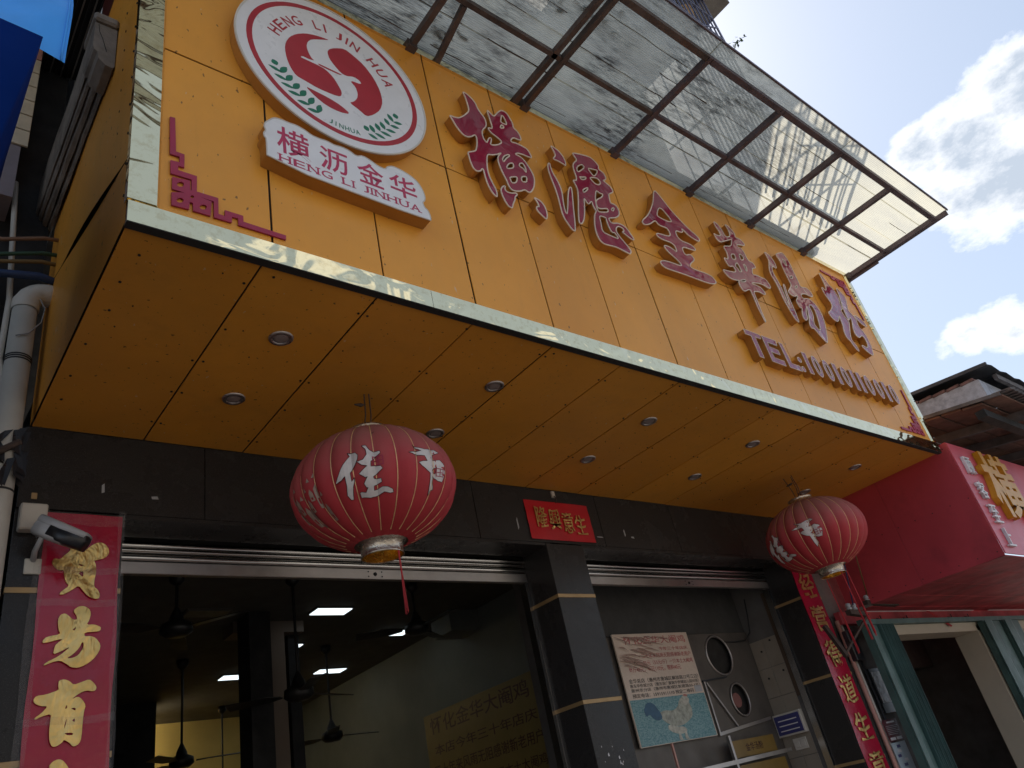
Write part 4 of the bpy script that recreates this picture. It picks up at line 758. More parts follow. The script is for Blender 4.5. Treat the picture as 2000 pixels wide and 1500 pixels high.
def lantern_parts():
    n = NR*8; mb = MB(); rows = 22; zmax = .268; vs = []
    for i in range(rows+1):
        z = LB*math.sin(-math.asin(zmax/LB)+2*math.asin(zmax/LB)*i/rows)
        for k in range(n): vs.append(lsurf(360*k/n, z))
    mb.add(vs, [(i*n+k, i*n+(k+1) % n, (i+1)*n+(k+1) % n, (i+1)*n+k) for i in range(rows) for k in range(n)])
    LM['cloth'] = [mb.mesh('cloth', LANT, True)]
    LM['rib'] = []
    for k in range(NR):
        az = 360*k/NR
        LM['rib'].append(MB().tube([lsurf(az, -.255+.51*i/16, .0006) for i in range(17)], .0026, 5).mesh('rib', GOLDWIRE))
    LM['top_cap'] = [MB().lathe([(.135, .255), (.136, .262), (.100, .268), (.094, .300), (.098, .307), (.088, .307), (.084, .29), (.08, .262)], n=32).mesh('top_cap', CAPM, True)]
    LM['bottom_ring'] = [MB().lathe([(.135, -.255), (.136, -.262), (.098, -.268), (.094, -.320), (.099, -.326), (.094, -.328), (.092, -.324)], n=32).mesh('bottom_ring', CAPM, True)]
    LM['foil_lining'] = [MB().lathe([(.092, -.325), (.096, -.27), (.08, -.245), (.03, -.235), (.0, -.235)], n=32).mesh('foil_lining', CAPIN, True)]
    ch = []
    for p in ([DATA['LAN'][0]], [DATA['LAN'][1]], DATA['LAN'][2:4]):
        ch.append(decal_mesh('printed_character', p, .0022)); ch[-1].materials.clear(); ch[-1].materials.append(LPRINT)
    LM['printed_character'] = ch
    LM['character_outline'] = []
    for p in DATA['LAN']:
        q = []
        for i in range(len(p)):
            a = p[i]; b = p[(i+1) % len(p)]; q += [lsurf(a[0]+(b[0]-a[0])*t/3, a[1]+(b[1]-a[1])*t/3, .0024) for t in range(3)]
        LM['character_outline'].append(MB().tube(q+[q[0]], .0013, 4).mesh('character_outline', LOUT))
    LM['lattice_stamp'] = []
    for a0, z0, w, h in ((-121.5, -.043, 7, .042), (-73.5, -.075, 6.5, .036)):
        pol = []
        e = .16
        for u0, u1, v0, v1 in ((0, 1, 0, .1), (0, 1, .9, 1), (0, .1, .12, .88), (.9, 1, .12, .88), (.45, .55, .12, .88), (.12, .43, .45, .55), (.57, .88, .45, .55)):
            pol.append([(a0+w*u0, z0+h*v0), (a0+w*u1, z0+h*v0), (a0+w*u1, z0+h*v1), (a0+w*u0, z0+h*v1)])
        m_ = decal_mesh('lattice_stamp', pol, .0030); m_.materials.clear(); m_.materials.append(ORNRED); LM['lattice_stamp'].append(m_)
    # faint gold town drawing on the far side of the characters: stepped roofs and little windows
    pol = []
    rn = random.Random(3)
    for k in range(9):
        a = -196+k*4.2; z = -.15+.05*math.sin(k*1.3)+.04; h = rn.uniform(.03, .09)
        pol.append([(a, z-.05), (a+3.2, z-.05), (a+3.2, z-.05+h), (a+1.6, z-.03+h), (a, z-.05+h)])
        pol.append([(a+.8, z-.05+h*.2), (a+2.2, z-.05+h*.2), (a+2.2, z-.05+h*.5), (a+.8, z-.05+h*.5)])
        pol.append([(a+.3, z+h+.0), (a+2.9, z+h+.0), (a+1.6, z+h+.02)])
    LM['printed_drawing'] = [decal_mesh('printed_drawing', pol, .0022)]; LM['printed_drawing'][0].materials.clear(); LM['printed_drawing'][0].materials.append(LPRINT2)
lantern_parts()
def lantern(label, loc, rz, tassels, hang):
    t = thing('red_lantern', label, 'lantern', loc, 'red festival lanterns under the soffit'); t.rotation_euler = (R(1.5), R(-1), rz)
    for nm, ms in LM.items():
        for m_ in ms:
            o = bpy.data.objects.new(nm, m_); COL.objects.link(o); o.parent = t
    for an, r, ln in tassels:
        a = R(an)-rz; x, y = r*math.cos(a), r*math.sin(a)
        o = MB().tube([(x, y, -.33), (x+.002, y, -.33-ln*.45)], .0040, 6).build('tassel_cord', TASSEL); o.parent = t
        mb = MB()
        for k in range(14):
            q = random.uniform(0, 6.28); rr = random.uniform(.002, .008)
            mb.tube([(x+.002+rr*.5*math.cos(q), y+rr*.5*math.sin(q), -.33-ln*.42), (x+.003+rr*math.cos(q), y+rr*math.sin(q), -.33-ln+random.uniform(-.015, .02))], .0016, 4, False)
        o = stuff(mb.build('tassel', TASSEL)); o.parent = t
    for dx, dy, ex, ey in hang:
        o = MB().tube([(dx, dy, .29), ((dx+ex)/2+.008, (dy+ey)/2, .29+(ZB-loc[2]-.29)*.5), (ex, ey, ZB-loc[2]+.004)], .0035, 5).build('hanging_wire', IRON); o.parent = t
    o = MB().tube([(-.055, 0, ZB-loc[2]-.062), (-.02, 0, ZB-loc[2]-.060), (.0, 0, ZB-loc[2]-.055)], [.004, .010, .004], 6).build('hook_clip', IRON); o.parent = t
    o = MB().tube([(-.012, 0, .30), (.012, 0, .30)], .10, 5).build('inner_wire', IRON) if 0 else None
    return t
lantern('near red lantern hanging in front of the wide left opening', (1.80, 2.86, 3.09), 0, ((-75, .096, .27),), ((-.02, 0, .0, -.01), (.02, .01, .02, -.02)))
lantern('far red lantern hanging in front of the right pillar', (5.735, 2.86, 3.095), R(-80), ((-40, .11, .34), (-120, .11, .50), (60, .11, .55), (-70, .10, .48)), ((-.02, 0, -.05, -.02), (.02, .01, .02, -.02), (0, 0, .0, .02)))

# ================================================================== COUPLETS AND SCROLL
def sheet(name, m, parent, x0, x1, z0, z1, y, wob=.004, nx=6, nz=30):
    rn = random.Random(name+str(x0)); mb = MB(); vs = []
    ph = [rn.uniform(0, 6) for _ in range(4)]
    for i in range(nz+1):
        for k in range(nx+1):
            u = k/nx; w = i/nz
            vs.append((x0+(x1-x0)*u+.003*math.sin(w*23+ph[0])*(k in (0, nx)), y-abs(wob*(math.sin(w*17+ph[1]+u*3)+.5*math.sin(u*9+ph[2]+w*5))), z0+(z1-z0)*w))
    mb.add(vs, [(i*(nx+1)+k, i*(nx+1)+k+1, (i+1)*(nx+1)+k+1, (i+1)*(nx+1)+k) for i in range(nz) for k in range(nx)])
    return mb.build(name, m, parent, True)
b1 = thing('couplet_banner', 'tall red couplet banner with gold characters on the left pillar', 'banner', (.74, 3.57, 1.2), 'red couplet banners')
sheet('paper', PAPER, b1, .586, .890, 1.2, 3.185, 3.572)
for key in ('mao', 'yi', 'you', 'fang'):
    flat('gold_character', [chaikin(p, 1) for p in DATA['COUP'][key]], FOIL, b1, 3.5605, .0022)
for z, h in ((2.905, .03), (2.765, .03), (2.30, .03), (3.13, .05)):
    mb = MB(); n = 12
    vs = [(.575+.325*k/n, 3.5575-.001*(k % 3), z+s*h+.014*math.sin(k*.6)*.3-.02*k/n*0) for k in range(n+1) for s in (0, 1)]
    mb.add(vs, [(2*k, 2*k+2, 2*k+3, 2*k+1) for k in range(n)]).build('clear_tape', TAPE, b1)
for x0, x1 in ((.555, .600), (.876, .905)):
    sheet('clear_tape', TAPE, b1, x0, x1, 1.2, 3.21, 3.566, .004, 2, 40)
b2 = thing('couplet_banner', 'tall red couplet banner with gold characters on the right pillar', 'banner', (6.61, 3.57, .9), 'red couplet banners')
sheet('paper', PAPER, b2, 6.452, 6.775, .9, 3.12, 3.572, .003)
z = 3.065
for ch in '经营得道生意旺':
    text('gold_character', ch, FOIL, b2, 6.505, 6.725, z-.225, z, 3.5625, .0022, off=.010, jitter=.045)
    z -= .298
sc_ = thing('horizontal_scroll', 'small red paper scroll with four gold characters above the middle pillar', 'scroll', (3.71, 3.57, 3.22))
sheet('paper', PAPERB, sc_, 3.405, 4.012, 3.222, 3.506, 3.573, .003, 10, 6)
for i, ch in enumerate('隆興意生'):
    text('gold_character', ch, FOIL, sc_, 3.475+.122*i, 3.583+.122*i, 3.305-.012*i, 3.462-.012*i, 3.5635, .0015, off=.006, jitter=.04)
hk = thing('hook_plate', 'small pale hook plate above the red scroll', 'hook', (3.70, 3.57, 3.55))
MB().box(3.685, 3.712, 3.566, 3.578, 3.545, 3.59).build('plate', PLASTICW, hk); MB().tube([(3.70, 3.565, 3.555), (3.70, 3.55, 3.52), (3.702, 3.568, 3.50)], .003, 5).build('wire', IRON, hk)

# ================================================================== CAMERA, JUNCTION BOX, PIPE ON THE LEFT
jb = MB().box(.482, .584, 3.525, 3.576, 3.085, 3.205, bev=.006).build('junction_box', PLASTICW); tag(jb, 'ivory junction box on the left pillar above the surveillance camera', 'junction box')
cc = thing('surveillance_camera', 'grey and black bullet surveillance camera over the left couplet', 'camera', (.56, 3.5, 2.98))
a = Vector((.545, 3.46, 3.075)); b = Vector((.700, 3.36, 2.965)); d = (b-a).normalized(); sidev = d.cross(Vector((0, 0, 1))).normalized(); upv = sidev.cross(d)
def hull(name, m, t0, t1, w0, w1, h0, h1, du):
    mb = MB(); rings = []; n = 12
    for t, w, h in ((t0, w0, h0), ((t0+t1)/2, (w0+w1)/2*1.04, (h0+h1)/2*1.04), (t1, w1, h1)):
        c = a.lerp(b, t)+upv*du
        rings.append([c+sidev*w*math.copysign(abs(math.cos(2*math.pi*k/n))**.6, math.cos(2*math.pi*k/n))+upv*h*math.copysign(abs(math.sin(2*math.pi*k/n))**.6, math.sin(2*math.pi*k/n)) for k in range(n)])
    mb.add([v for r_ in rings for v in r_], [(i*n+k, i*n+(k+1) % n, (i+1)*n+(k+1) % n, (i+1)*n+k) for i in range(2) for k in range(n)]+[tuple(range(n)), tuple(2*n+k for k in range(n))])
    return mb.build(name, m, cc, True)
hull('sunshade', PLASTICG, 0, 1.0, .037, .037, .022, .015, .024)
hull('body', PLASTICG, .0, .62, .036, .034, .036, .034, -.006)
hull('front_shell', PLASTICB, .3, 1.02, .0375, .034, .037, .032, -.003)
MB().tube([a.lerp(b, .2)-upv*.04, Vector((.55, 3.52, 2.985)), Vector((.556, 3.57, 2.965))], [.010, .011, .012], 8).build('mount_arm', PLASTICG, cc, True)
MB().box(.525, .588, 3.566, 3.577, 2.905, 2.972, bev=.003).build('base_plate', PVC, cc)
tag(MB().box(.522, .545, 3.574, 3.579, 3.245, 3.275, bev=.002).build('sticker', GOLDSTRIP), 'small gold square sticker near the top of the left pillar', 'sticker')

pi = thing('drain_pipe', 'grimy pvc drain pipe with an elbow at the left edge', 'pipe', (.395, 3.45, 0))
MB().tube([(.388, 3.45, .13), (.388, 3.45, 4.17)], .052, 20).build('pipe', PVC, pi, True)
MB().tube([(.388, 3.45, 4.165)]+[(.388+.085*(1-math.cos(t)), 3.45, 4.17+.085*math.sin(t)) for t in (.3, .6, .9, 1.2, 1.5)]+[(.51, 3.45, 4.256)], .056, 20).build('elbow', PVC, pi, True)
MB().lathe([(.0555, 4.14), (.058, 4.15), (.058, 4.19), (.0555, 4.2)], .388, 3.45, 20).build('collar', PVC, pi, True)
for z in (3.845, 3.857, 3.868): MB().lathe([(.0525, z-.004), (.056, z), (.0525, z+.004)], .388, 3.45, 20).build('tie_wire', CABLES['black'], pi, True)
MB().lathe([(.0525, 3.2), (.0545, 3.205), (.0525, 3.21)], .388, 3.45, 20).build('tie_wire', CABLES['black'], pi, True)
rg = thing('torn_black_rag', 'torn black rag tied round the drain pipe', 'rag', (.38, 3.40, 3.3))
mb = MB(); rn = random.Random(5)
for k in range(16):
    an = rn.uniform(2.6, 6.4); z = rn.uniform(3.33, 3.52); q = Vector((.388+.058*math.cos(an), 3.45+.058*math.sin(an), z)); o1 = Vector((rn.uniform(-.03, .03), rn.uniform(-.02, .01), -rn.uniform(.05, .14)))
    mb.add([q, q+Vector((.03, .0, .01)), q+o1+Vector((.02, -.008, 0)), q+o1*.8+Vector((-.015, -.01, 0))], [(0, 1, 2, 3)])
mb.build('cloth', PLASTICB, rg)
MB().tube([(.25, 3.38, 3.35), (.36, 3.385, 3.36), (.43, 3.40, 3.42)], .016, 7).build('knot', IRON, rg)
cd = MB().tube([(.335, 3.47, 2.0), (.335, 3.47, 3.78), (.318, 3.46, 3.86), (.322, 3.47, 4.2), (.305, 3.47, 4.45), (.272, 3.47, 4.95)], .013, 8).build('conduit', PVC, None, True); tag(cd, 'thin grey conduit running up beside the drain pipe', 'conduit')
for k, z0, z1, lab in (('brown', 4.493, 4.60, 'brown cable crossing beside the sign box'), ('green', 4.40, 4.50, 'dark green cable below the brown one'), ('ochre', 4.355, 4.435, 'ochre cable below the green one'), ('blue', 4.285, 4.32, 'dark blue cable just above the pipe elbow')):
    c = MB().tube([(-.6, 3.42, z0+.03), (-.1, 3.40, z0-.01), (.25, 3.4, z0+.003), (.42, 3.4, (z0+z1)/2+.02), (.52, 3.42, z1)], .0105 if k != 'blue' else .02, 7).build('cable', CABLES[k], None, True); tag(c, lab, 'cable', 'cables left of the sign box')
MB()
w_ = MB().tube([(.437, 3.40, 4.19), (.46, 3.39, 4.13), (.452, 3.39, 4.05), (.41, 3.393, 3.98), (.36, 3.395, 3.955)], .003, 5).build('loose_wire', CABLES['grey'], None, True); tag(w_, 'thin loose wire looping over the drain pipe', 'wire')

# neighbouring building on the left
lb = thing('left_building', 'dark sooty neighbouring building at the left edge', 'building', (-1, 4.2, 0))
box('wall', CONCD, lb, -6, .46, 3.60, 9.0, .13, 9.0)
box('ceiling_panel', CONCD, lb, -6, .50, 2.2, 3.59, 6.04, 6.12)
for k in range(16):
    x = .497-.028*k
    MB().bar((x, 2.25, 6.02+.006*(k % 2)), (x, 3.585, 6.02+.006*(k % 2)), .007, .012).build('slat', STEELD if k % 2 else PLASTICB, lb)
box('red_panel', mat('dark maroon panel', (.09, .02, .02), .4), lb, .50, .548, 2.2, 3.0, 5.60, 6.03)
# moulded beam beside the sign
mbm = thing('moulded_beam', 'weathered moulded cement beam beside the left end of the sign', 'beam', (.42, 2.4, 4.7))
prof = [(.392, 4.90), (.398, 4.885), (.404, 4.89), (.408, 4.86), (.418, 4.85), (.424, 4.862), (.430, 4.832), (.446, 4.82), (.452, 4.838), (.458, 4.808), (.470, 4.80), (.476, 4.82), (.476, 5.12), (.392, 5.12)]
n = len(prof); mb = MB()
ysn = [2.60+.1*k for k in range(20)]
rn = random.Random(2)
mb.add([(x+rn.uniform(-.002, .002), y, z+rn.uniform(-.003, .003)) for y in ysn for x, z in prof], [(i*n+k, i*n+(k+1) % n, (i+1)*n+(k+1) % n, (i+1)*n+k) for i in range(len(ysn)-1) for k in range(n)]+[tuple(range(n))])
mb.build('moulding', CORN, mbm)
prof2 = [(.384, 4.89), (.390, 4.87), (.404, 4.86), (.410, 4.82), (.440, 4.79), (.470, 4.785), (.478, 4.80), (.478, 5.06), (.384, 5.06)]
n = len(prof2); mb = MB()
mb.add([(x, y, z) for y in (2.44, 2.455, 2.60) for x, z in ([(a_*.97+.43*.03, b_*.985+4.95*.015) for a_, b_ in prof2] if y < 2.45 else prof2)], [(i*n+k, i*n+(k+1) % n, (i+1)*n+(k+1) % n, (i+1)*n+k) for i in range(2) for k in range(n)]+[tuple(range(n)), tuple(2*n+k for k in range(n))])
mb.build('end_block', CORN, mbm)
box('cap_moulding', CORN, mbm, .376, .4795, 2.42, 2.62, 5.062, 5.115, bev=.01)
MB().tube([(.40, 2.439, 5.05), (.405, 2.438, 5.0), (.42, 2.4385, 4.96), (.44, 2.438, 4.88)], .0015, 4).build('crack', DARK, mbm)

# cream tiled pier behind
tp = thing('tiled_pier', 'cream tiled pier between the blue tarp and the dark gap', 'pier', (.2, 4.5, 5))
box('core', mat('mauve grey plinth', (.22, .19, .21), .8, 0, .15), tp, -.6, .262, 3.40, 3.595, 4.78, 7.2)
z = 5.14; k = 0
while z < 7.05:
    h = .118
    box('tile', CREAMTILE if not (5.75 < z < 5.95) else PINKTILE, tp, .075, .290, 3.386, 3.398, z+.004, z+h-.004, bev=.0015)
    box('tile', CREAMTILE, tp, -.15, .071, 3.386, 3.398, z+.004, z+h-.004, bev=.0015)
    z += h; k += 1

# blue tarp and navy parasol
tpn = thing('blue_tarpaulin', 'sky blue tarpaulin corner hanging at the top left', 'tarpaulin', (.1, 1.9, 4.1))
mb = MB(); nx, nz = 14, 12; vs = []
c00, c10, c01, c11 = Vector((-.75, 1.93, 4.30)), Vector((.228, 1.9, 4.047)), Vector((-.75, 2.15, 5.2)), Vector((.235, 2.05, 5.0))
for i in range(nz+1):
    for k in range(nx+1):
        u, w = k/nx, i/nz
        p_ = c00.lerp(c10, u).lerp(c01.lerp(c11, u), w)
        p_.y += .022*math.sin(u*9+w*7)+.012*math.sin(u*21-w*13); p_.z += .05*math.sin(u*math.pi)*(1-w)+ .008*math.sin(u*24)*(1-w)
        vs.append(p_)
mb.add(vs, [(i*(nx+1)+k, i*(nx+1)+k+1, (i+1)*(nx+1)+k+1, (i+1)*(nx+1)+k) for i in range(nz) for k in range(nx)])
mb.build('cloth', TARP, tpn, True)
MB().tube([vs[i*(nx+1)+nx]+Vector((-.012, -.004, 0)) for i in range(nz+1)], .0035, 5).build('hem', TARP, tpn, True)
um = thing('navy_parasol', 'navy blue parasol edge close to the camera at the left', 'parasol', (-.53, 2.35, 0))
mb = MB(); cx, cy = -.53, 2.35; hx, hy = .674, .60
sq = []
for k in range(10): sq.append((-1+2*k/10, -1))
for k in range(10): sq.append((1, -1+2*k/10))
for k in range(10): sq.append((1-2*k/10, 1))
for k in range(10): sq.append((-1, 1-2*k/10))
bulge = lambda u, w: .07*(1-abs(u*w)**.7)
top = Vector((cx, cy, 4.28)); rim = [Vector((cx+hx*u, cy+hy*w, 3.905+bulge(u, w))) for u, w in sq]
mid = [top.lerp(r_, .55)+Vector((0, 0, .02)) for r_ in rim]; low = [Vector((cx+hx*u*.912, cy+hy*w*.98, 3.45+.02*math.sin(k*1.3))) for k, (u, w) in enumerate(sq)]
m_n = len(rim); allv = [top]+mid+rim+low
mb.add(allv, [(0, 1+k, 1+(k+1) % m_n) for k in range(m_n)]+[(1+k, 1+m_n+k, 1+m_n+(k+1) % m_n, 1+(k+1) % m_n) for k in range(m_n)]+[(1+m_n+k, 1+2*m_n+k, 1+2*m_n+(k+1) % m_n, 1+m_n+(k+1) % m_n) for k in range(m_n)])
mb.build('canopy', UMB, um, True); MB().tube([(cx, cy, .13), (cx, cy, 4.15)], .02, 10).build('pole', STEELD, um, True)

# ================================================================== DINING ROOM
def panel_light(label, x, y, on=True):
    t = thing('ceiling_light', label, 'ceiling light', (x, y, 3.56), 'ceiling light panels in the dining room')
    box('frame', PLASTICW if 0 else INC, t, x-.175, x+.175, y-.092, y+.092, 3.558, 3.569)
    box('diffuser', PANEL if on else PANELOFF, t, x-.164, x+.164, y-.082, y+.082, 3.551, 3.5575)
for lab, x, y, on in (('lit ceiling panel nearest the near lantern tassel, left of it', 3.26, 6.12, 1), ('lit ceiling panel half hidden by a fan right of the tassel', 4.30, 6.82, 1), ('lit ceiling panel crossed by a fan rod, right of the brown column', 4.32, 8.25, 1),
    ('lit ceiling panel left of the brown column', 3.26, 8.28, 1), ('lit ceiling panel in the far corner by the brown column', 4.05, 9.75, 1), ('unlit ceiling panel in the upper left of the dining room', 2.19, 6.15, 0), ('lit ceiling panel just right of the brown column', 3.3, 7.2, 1)):
    panel_light(lab, x, y, on)
tl = thing('added_tube_lamp', 'added hidden tube lamp behind the dark pier, brightening the yellow wall', 'lamp', (2.3, 10.0, 3.4))  # lamp added out of view to brighten the yellow back wall
MB().tube([(1.7, 9.95, 3.42), (2.7, 9.95, 3.42)], .02, 10).build('tube', m_emit('added warm tube', (1, .86, .62), 42), tl, True); box('holder', PLASTICW, tl, 1.66, 2.74, 9.93, 9.97, 3.445, 3.565)
def fan(label, x, y, zm, rot):
    t = thing('ceiling_fan', label, 'ceiling fan', (x, y, zm), 'ceiling fans in the dining room')
    MB().lathe([(.0, 3.569), (.055, 3.569), (.05, 3.52), (.02, 3.49), (.012, 3.49)], x, y, 14).build('canopy_cup', FANM, t, True)
    MB().tube([(x, y, zm+.08), (x, y, 3.5)], .011, 8).build('rod', FANM, t)
    MB().lathe([(.012, zm+.15), (.045, zm+.08), (.05, zm+.055), (.10, zm+.03), (.105, zm-.02), (.07, zm-.045), (.0, zm-.05)], x, y, 18).build('motor', FANM, t, True)
    for k in range(3):
        an = R(rot+120*k); c, s = math.cos(an), math.sin(an)
        mb = MB()
        def P(r_, w_, z_): return (x+r_*c-w_*s, y+r_*s+w_*c, zm+z_)
        mb.add([P(.12, -.03, 0), P(.12, .03, 0), P(.22, .055, .012), P(.22, -.055, -.008), P(.50, .056, .014), P(.50, -.056, -.010), P(.12, -.03, -.005), P(.12, .03, -.005), P(.22, .055, .007), P(.22, -.055, -.013), P(.50, .056, .009), P(.50, -.056, -.015)],
               [(0, 1, 2, 3), (3, 2, 4, 5), (7, 6, 9, 8), (8, 9, 11, 10), (1, 0, 6, 7), (2, 1, 7, 8), (4, 2, 8, 10), (5, 4, 10, 11), (3, 5, 11, 9), (0, 3, 9, 6)])
        mb.build('blade', FANM, t)
fan('ceiling fan in front of the brown column, motor low', 2.53, 5.31, 2.72, 20)
fan('ceiling fan at the bottom left before the yellow wall', 2.48, 7.58, 2.70, -15)
fan('ceiling fan between the two rightmost lit panels', 3.775, 7.27, 2.72, 5)
fan('farthest ceiling fan, just left of the brown column', 3.65, 9.74, 2.72, 40)
fan('ceiling fan nearest the tassel at the right', 3.66, 5.43, 3.19, 35)
fan('ceiling fan at the upper left near the left couplet', 1.70, 5.33, 3.19, 70)
# yellow poster on the side wall: plane YZ facing -X
po = thing('yellow_wall_poster', 'dim yellow poster with dark red lines of text on the side wall', 'poster', (4.84, 6.36, 1.4))
box('board', POSTY, po, 4.835, 4.857, 5.46, 7.28, 1.35, 2.80)
LN = [('怀化金华大阉鸡', 5.55, 7.18, 2.60, 2.76), ('本店今年三十年店庆', 5.50, 7.15, 2.40, 2.50), ('三十年来风雨无阻感谢新老用户', 5.48, 7.2, 2.21, 2.32), ('30元（55元/斤）一只本土大阉鸡', 5.48, 7.2, 2.03, 2.13), ('每斤48元，每家庭限购一只', 5.48, 7.2, 1.85, 1.95)]
for s_, y0, y1, z0, z1 in LN:
    stuff(text('poster_text', s_, POSTINK, po, y1, y0, z0, z1, 4.8345, .0004, off=.006, plane='YZ'))
for k in range(4):
    for j in range(2):
        tag(box('wall_tile', KTILE, sb, 4.845, 4.8585, 5.15+.15*j, 5.295+.15*j, 1.55+.22*k, 1.765+.22*k), '', '') if 0 else box('wall_tile', KTILE, sb, 4.845, 4.8585, 5.14+.155*j, 5.29+.155*j, 1.55+.225*k, 1.77+.225*k)

# ================================================================== KITCHEN OPENING
ks = thing('extractor_hood', 'dull grey hood board with two round duct holes in the kitchen', 'hood', (5.6, 4.24, 1.2))
HB = 4.24
def board_with_holes(name, m, parent, x0, x1, z0, z1, y, holes, ext=.006):
    return flat(name, [[(x0, z0), (x1, z0), (x1, z1), (x0, z1)]]+[ring(*h) for h in holes], m, parent, y, ext)
board_with_holes('hood_board', HOOD, ks, 3.88, 6.44, 1.0, 2.735, HB, [(5.93, 2.545, .17, .165, 28), (6.02, 2.17, .118, .132, 28)])
MB().box(5.4, 6.45, 4.27, 4.285, 1.9, 2.8).build('duct_back', DARK, ks)
def ring_tube(name, m, parent, cx_, cz_, rx, rz, y, r_): MB().tube([(cx_+rx*math.cos(t*math.pi/14), y, cz_+rz*math.sin(t*math.pi/14)) for t in range(29)], r_, 7, False).build(name, m, parent, True)
ring_tube('duct_rim', STEELD, ks, 5.93, 2.545, .17, .165, 4.232, .010)
ring_tube('fan_ring', STEELD, ks, 6.02, 2.17, .118, .132, 4.225, .008)
MB().lathe([(0, 0), (.05, 0), (.1, .01)], 0, 0, 16).mesh('x', DARK)
MB().tube([(6.0, 4.245, 2.17), (6.0, 4.262, 2.17)], .06, 14).build('fan_motor', mat('rusty pink motor', (.22, .09, .08), .6), ks)
MB().bar((5.62, 4.225, 2.33), (5.86, 4.225, 1.97), .02, .016).build('brace', STEELD, ks)
MB().bar((5.60, 4.225, 2.34), (5.60, 4.225, 1.92), .018, .014).build('brace', STEELD, ks)
MB().bar((5.58, 4.222, 1.93), (6.35, 4.222, 1.99), .02, .025).build('ledge', STEELD, ks)
MB().bar((5.58, 4.222, 2.345), (5.92, 4.222, 2.36), .012, .012).build('ledge', PLASTICB, ks)
box('upper_board', HOOD if 0 else mat('grey upper wall', (.05, .048, .045), .7), ks, 3.90, 6.44, 4.245, 4.262, 2.74, 3.4)
cbw = MB().tube([(6.40, 4.10, 3.0), (6.435, 4.15, 2.85), (6.43, 4.18, 2.72), (6.36, 4.21, 2.655), (6.2, 4.225, 2.65), (6.05, 4.228, 2.655)], .006, 6).build('kitchen_cable', CABLES['black'], None, True); tag(cbw, 'dark cable curving down beside the upper duct hole', 'cable')
ps_ = thing('rooster_poster', 'faded poster with a hen picture and address lines in the kitchen opening', 'poster', (5.05, 4.2, 1.9))
PY = 4.195
px = lambda u: 4.605+(5.525-4.605)*u
pz = lambda w: 1.925+(2.745-1.925)*w
box('board', POSTW, ps_, px(0), px(1), PY, PY+.012, pz(0), pz(1))
flat('picture', [[(px(.01), pz(.005)), (px(.99), pz(.005)), (px(.99), pz(.40)), (px(.01), pz(.40))]], POSTB, ps_, PY-.0012, .0004)
hen = lambda pts: [chaikin([(px(u), pz(w)) for u, w in pts], 1)]
flat('hen_body', hen([(.30, .26), (.40, .285), (.50, .27), (.58, .30), (.62, .36), (.68, .385), (.73, .35), (.76, .28), (.74, .20), (.66, .16), (.56, .13), (.45, .14), (.36, .19)]), HENC, ps_, PY-.0022, .0004)
flat('hen_breast', hen([(.40, .16), (.50, .13), (.60, .12), (.62, .08), (.54, .06), (.44, .08), (.38, .12)]), HENW, ps_, PY-.0030, .0003)
flat('hen_head', hen([(.62, .33), (.67, .395), (.73, .39), (.76, .35), (.70, .30)]), HENW, ps_, PY-.0030, .0003)
flat('hen_comb', hen([(.68, .392), (.71, .41), (.75, .395), (.74, .38)]), HENR, ps_, PY-.0036, .0003)
flat('hen_tail', hen([(.34, .27), (.28, .36), (.20, .37), (.14, .30), (.16, .24), (.20, .27), (.24, .22), (.30, .20), (.35, .22)]), HENT, ps_, PY-.0030, .0003)
for q in (.50, .58): flat('hen_leg', hen([(q, .09), (q+.02, .09), (q+.025, .02), (q+.05, .01), (q-.02, .012)]), HENW, ps_, PY-.0036, .0003)
for s_, u0, u1, w0, w1, m in (('怀化金华大阉鸡', .12, .95, .90, .975, POSTP), ('今年三十年店庆', .55, .95, .83, .865, POSTP), ('三十年来风雨无阻感谢新老用户', .30, .97, .765, .81, POSTP), ('95元（55元/斤）一只本土大阉鸡', .30, .97, .70, .745, POSTP), ('每斤48元，每只110元，限购40元', .10, .78, .64, .69, POSTP),
    ('金华总店（惠州市惠城区解放路22号江边）', .06, .98, .545, .585, POSTK), ('惠东华侨城分店（惠东县广厦路华侨城幼儿园对面）', .06, .97, .505, .538, POSTK), ('惠州市分店（惠州市惠城区新建路50-1号）', .06, .97, .465, .498, POSTK), ('预定电话：15915911110 预定二维码', .06, .86, .415, .452, POSTK)):
    stuff(text('poster_text', s_, m, ps_, px(u0), px(u1), pz(w0), pz(w1), PY-.0012, .0003, off=.004))
flat('code_blank', [[(px(.88), pz(.415)), (px(.98), pz(.415)), (px(.98), pz(.475)), (px(.88), pz(.475))]], PLASTICG, ps_, PY-.0012, .0003)
# creased film over the top of the poster
mb = MB(); rn = random.Random(9)
for k in range(44):
    u = rn.uniform(.0, .55)*(1-0); w = rn.uniform(.70, .985); u *= (w-.55)/.43; L_ = rn.uniform(.08, .3); q = Vector((px(u), PY-.006-rn.uniform(0, .008), pz(w))); d_ = Vector((L_*.9, rn.uniform(-.004, .004), -L_*rn.uniform(.1, .4)))
    mb.tube([q, q+d_*.5+Vector((0, -.004, .008)), q+d_], [.001, .0045, .0008], 4)
stuff(mb.build('creased_film', mat('brownish film', (.46, .31, .26), .15, 0, .25), ps_))
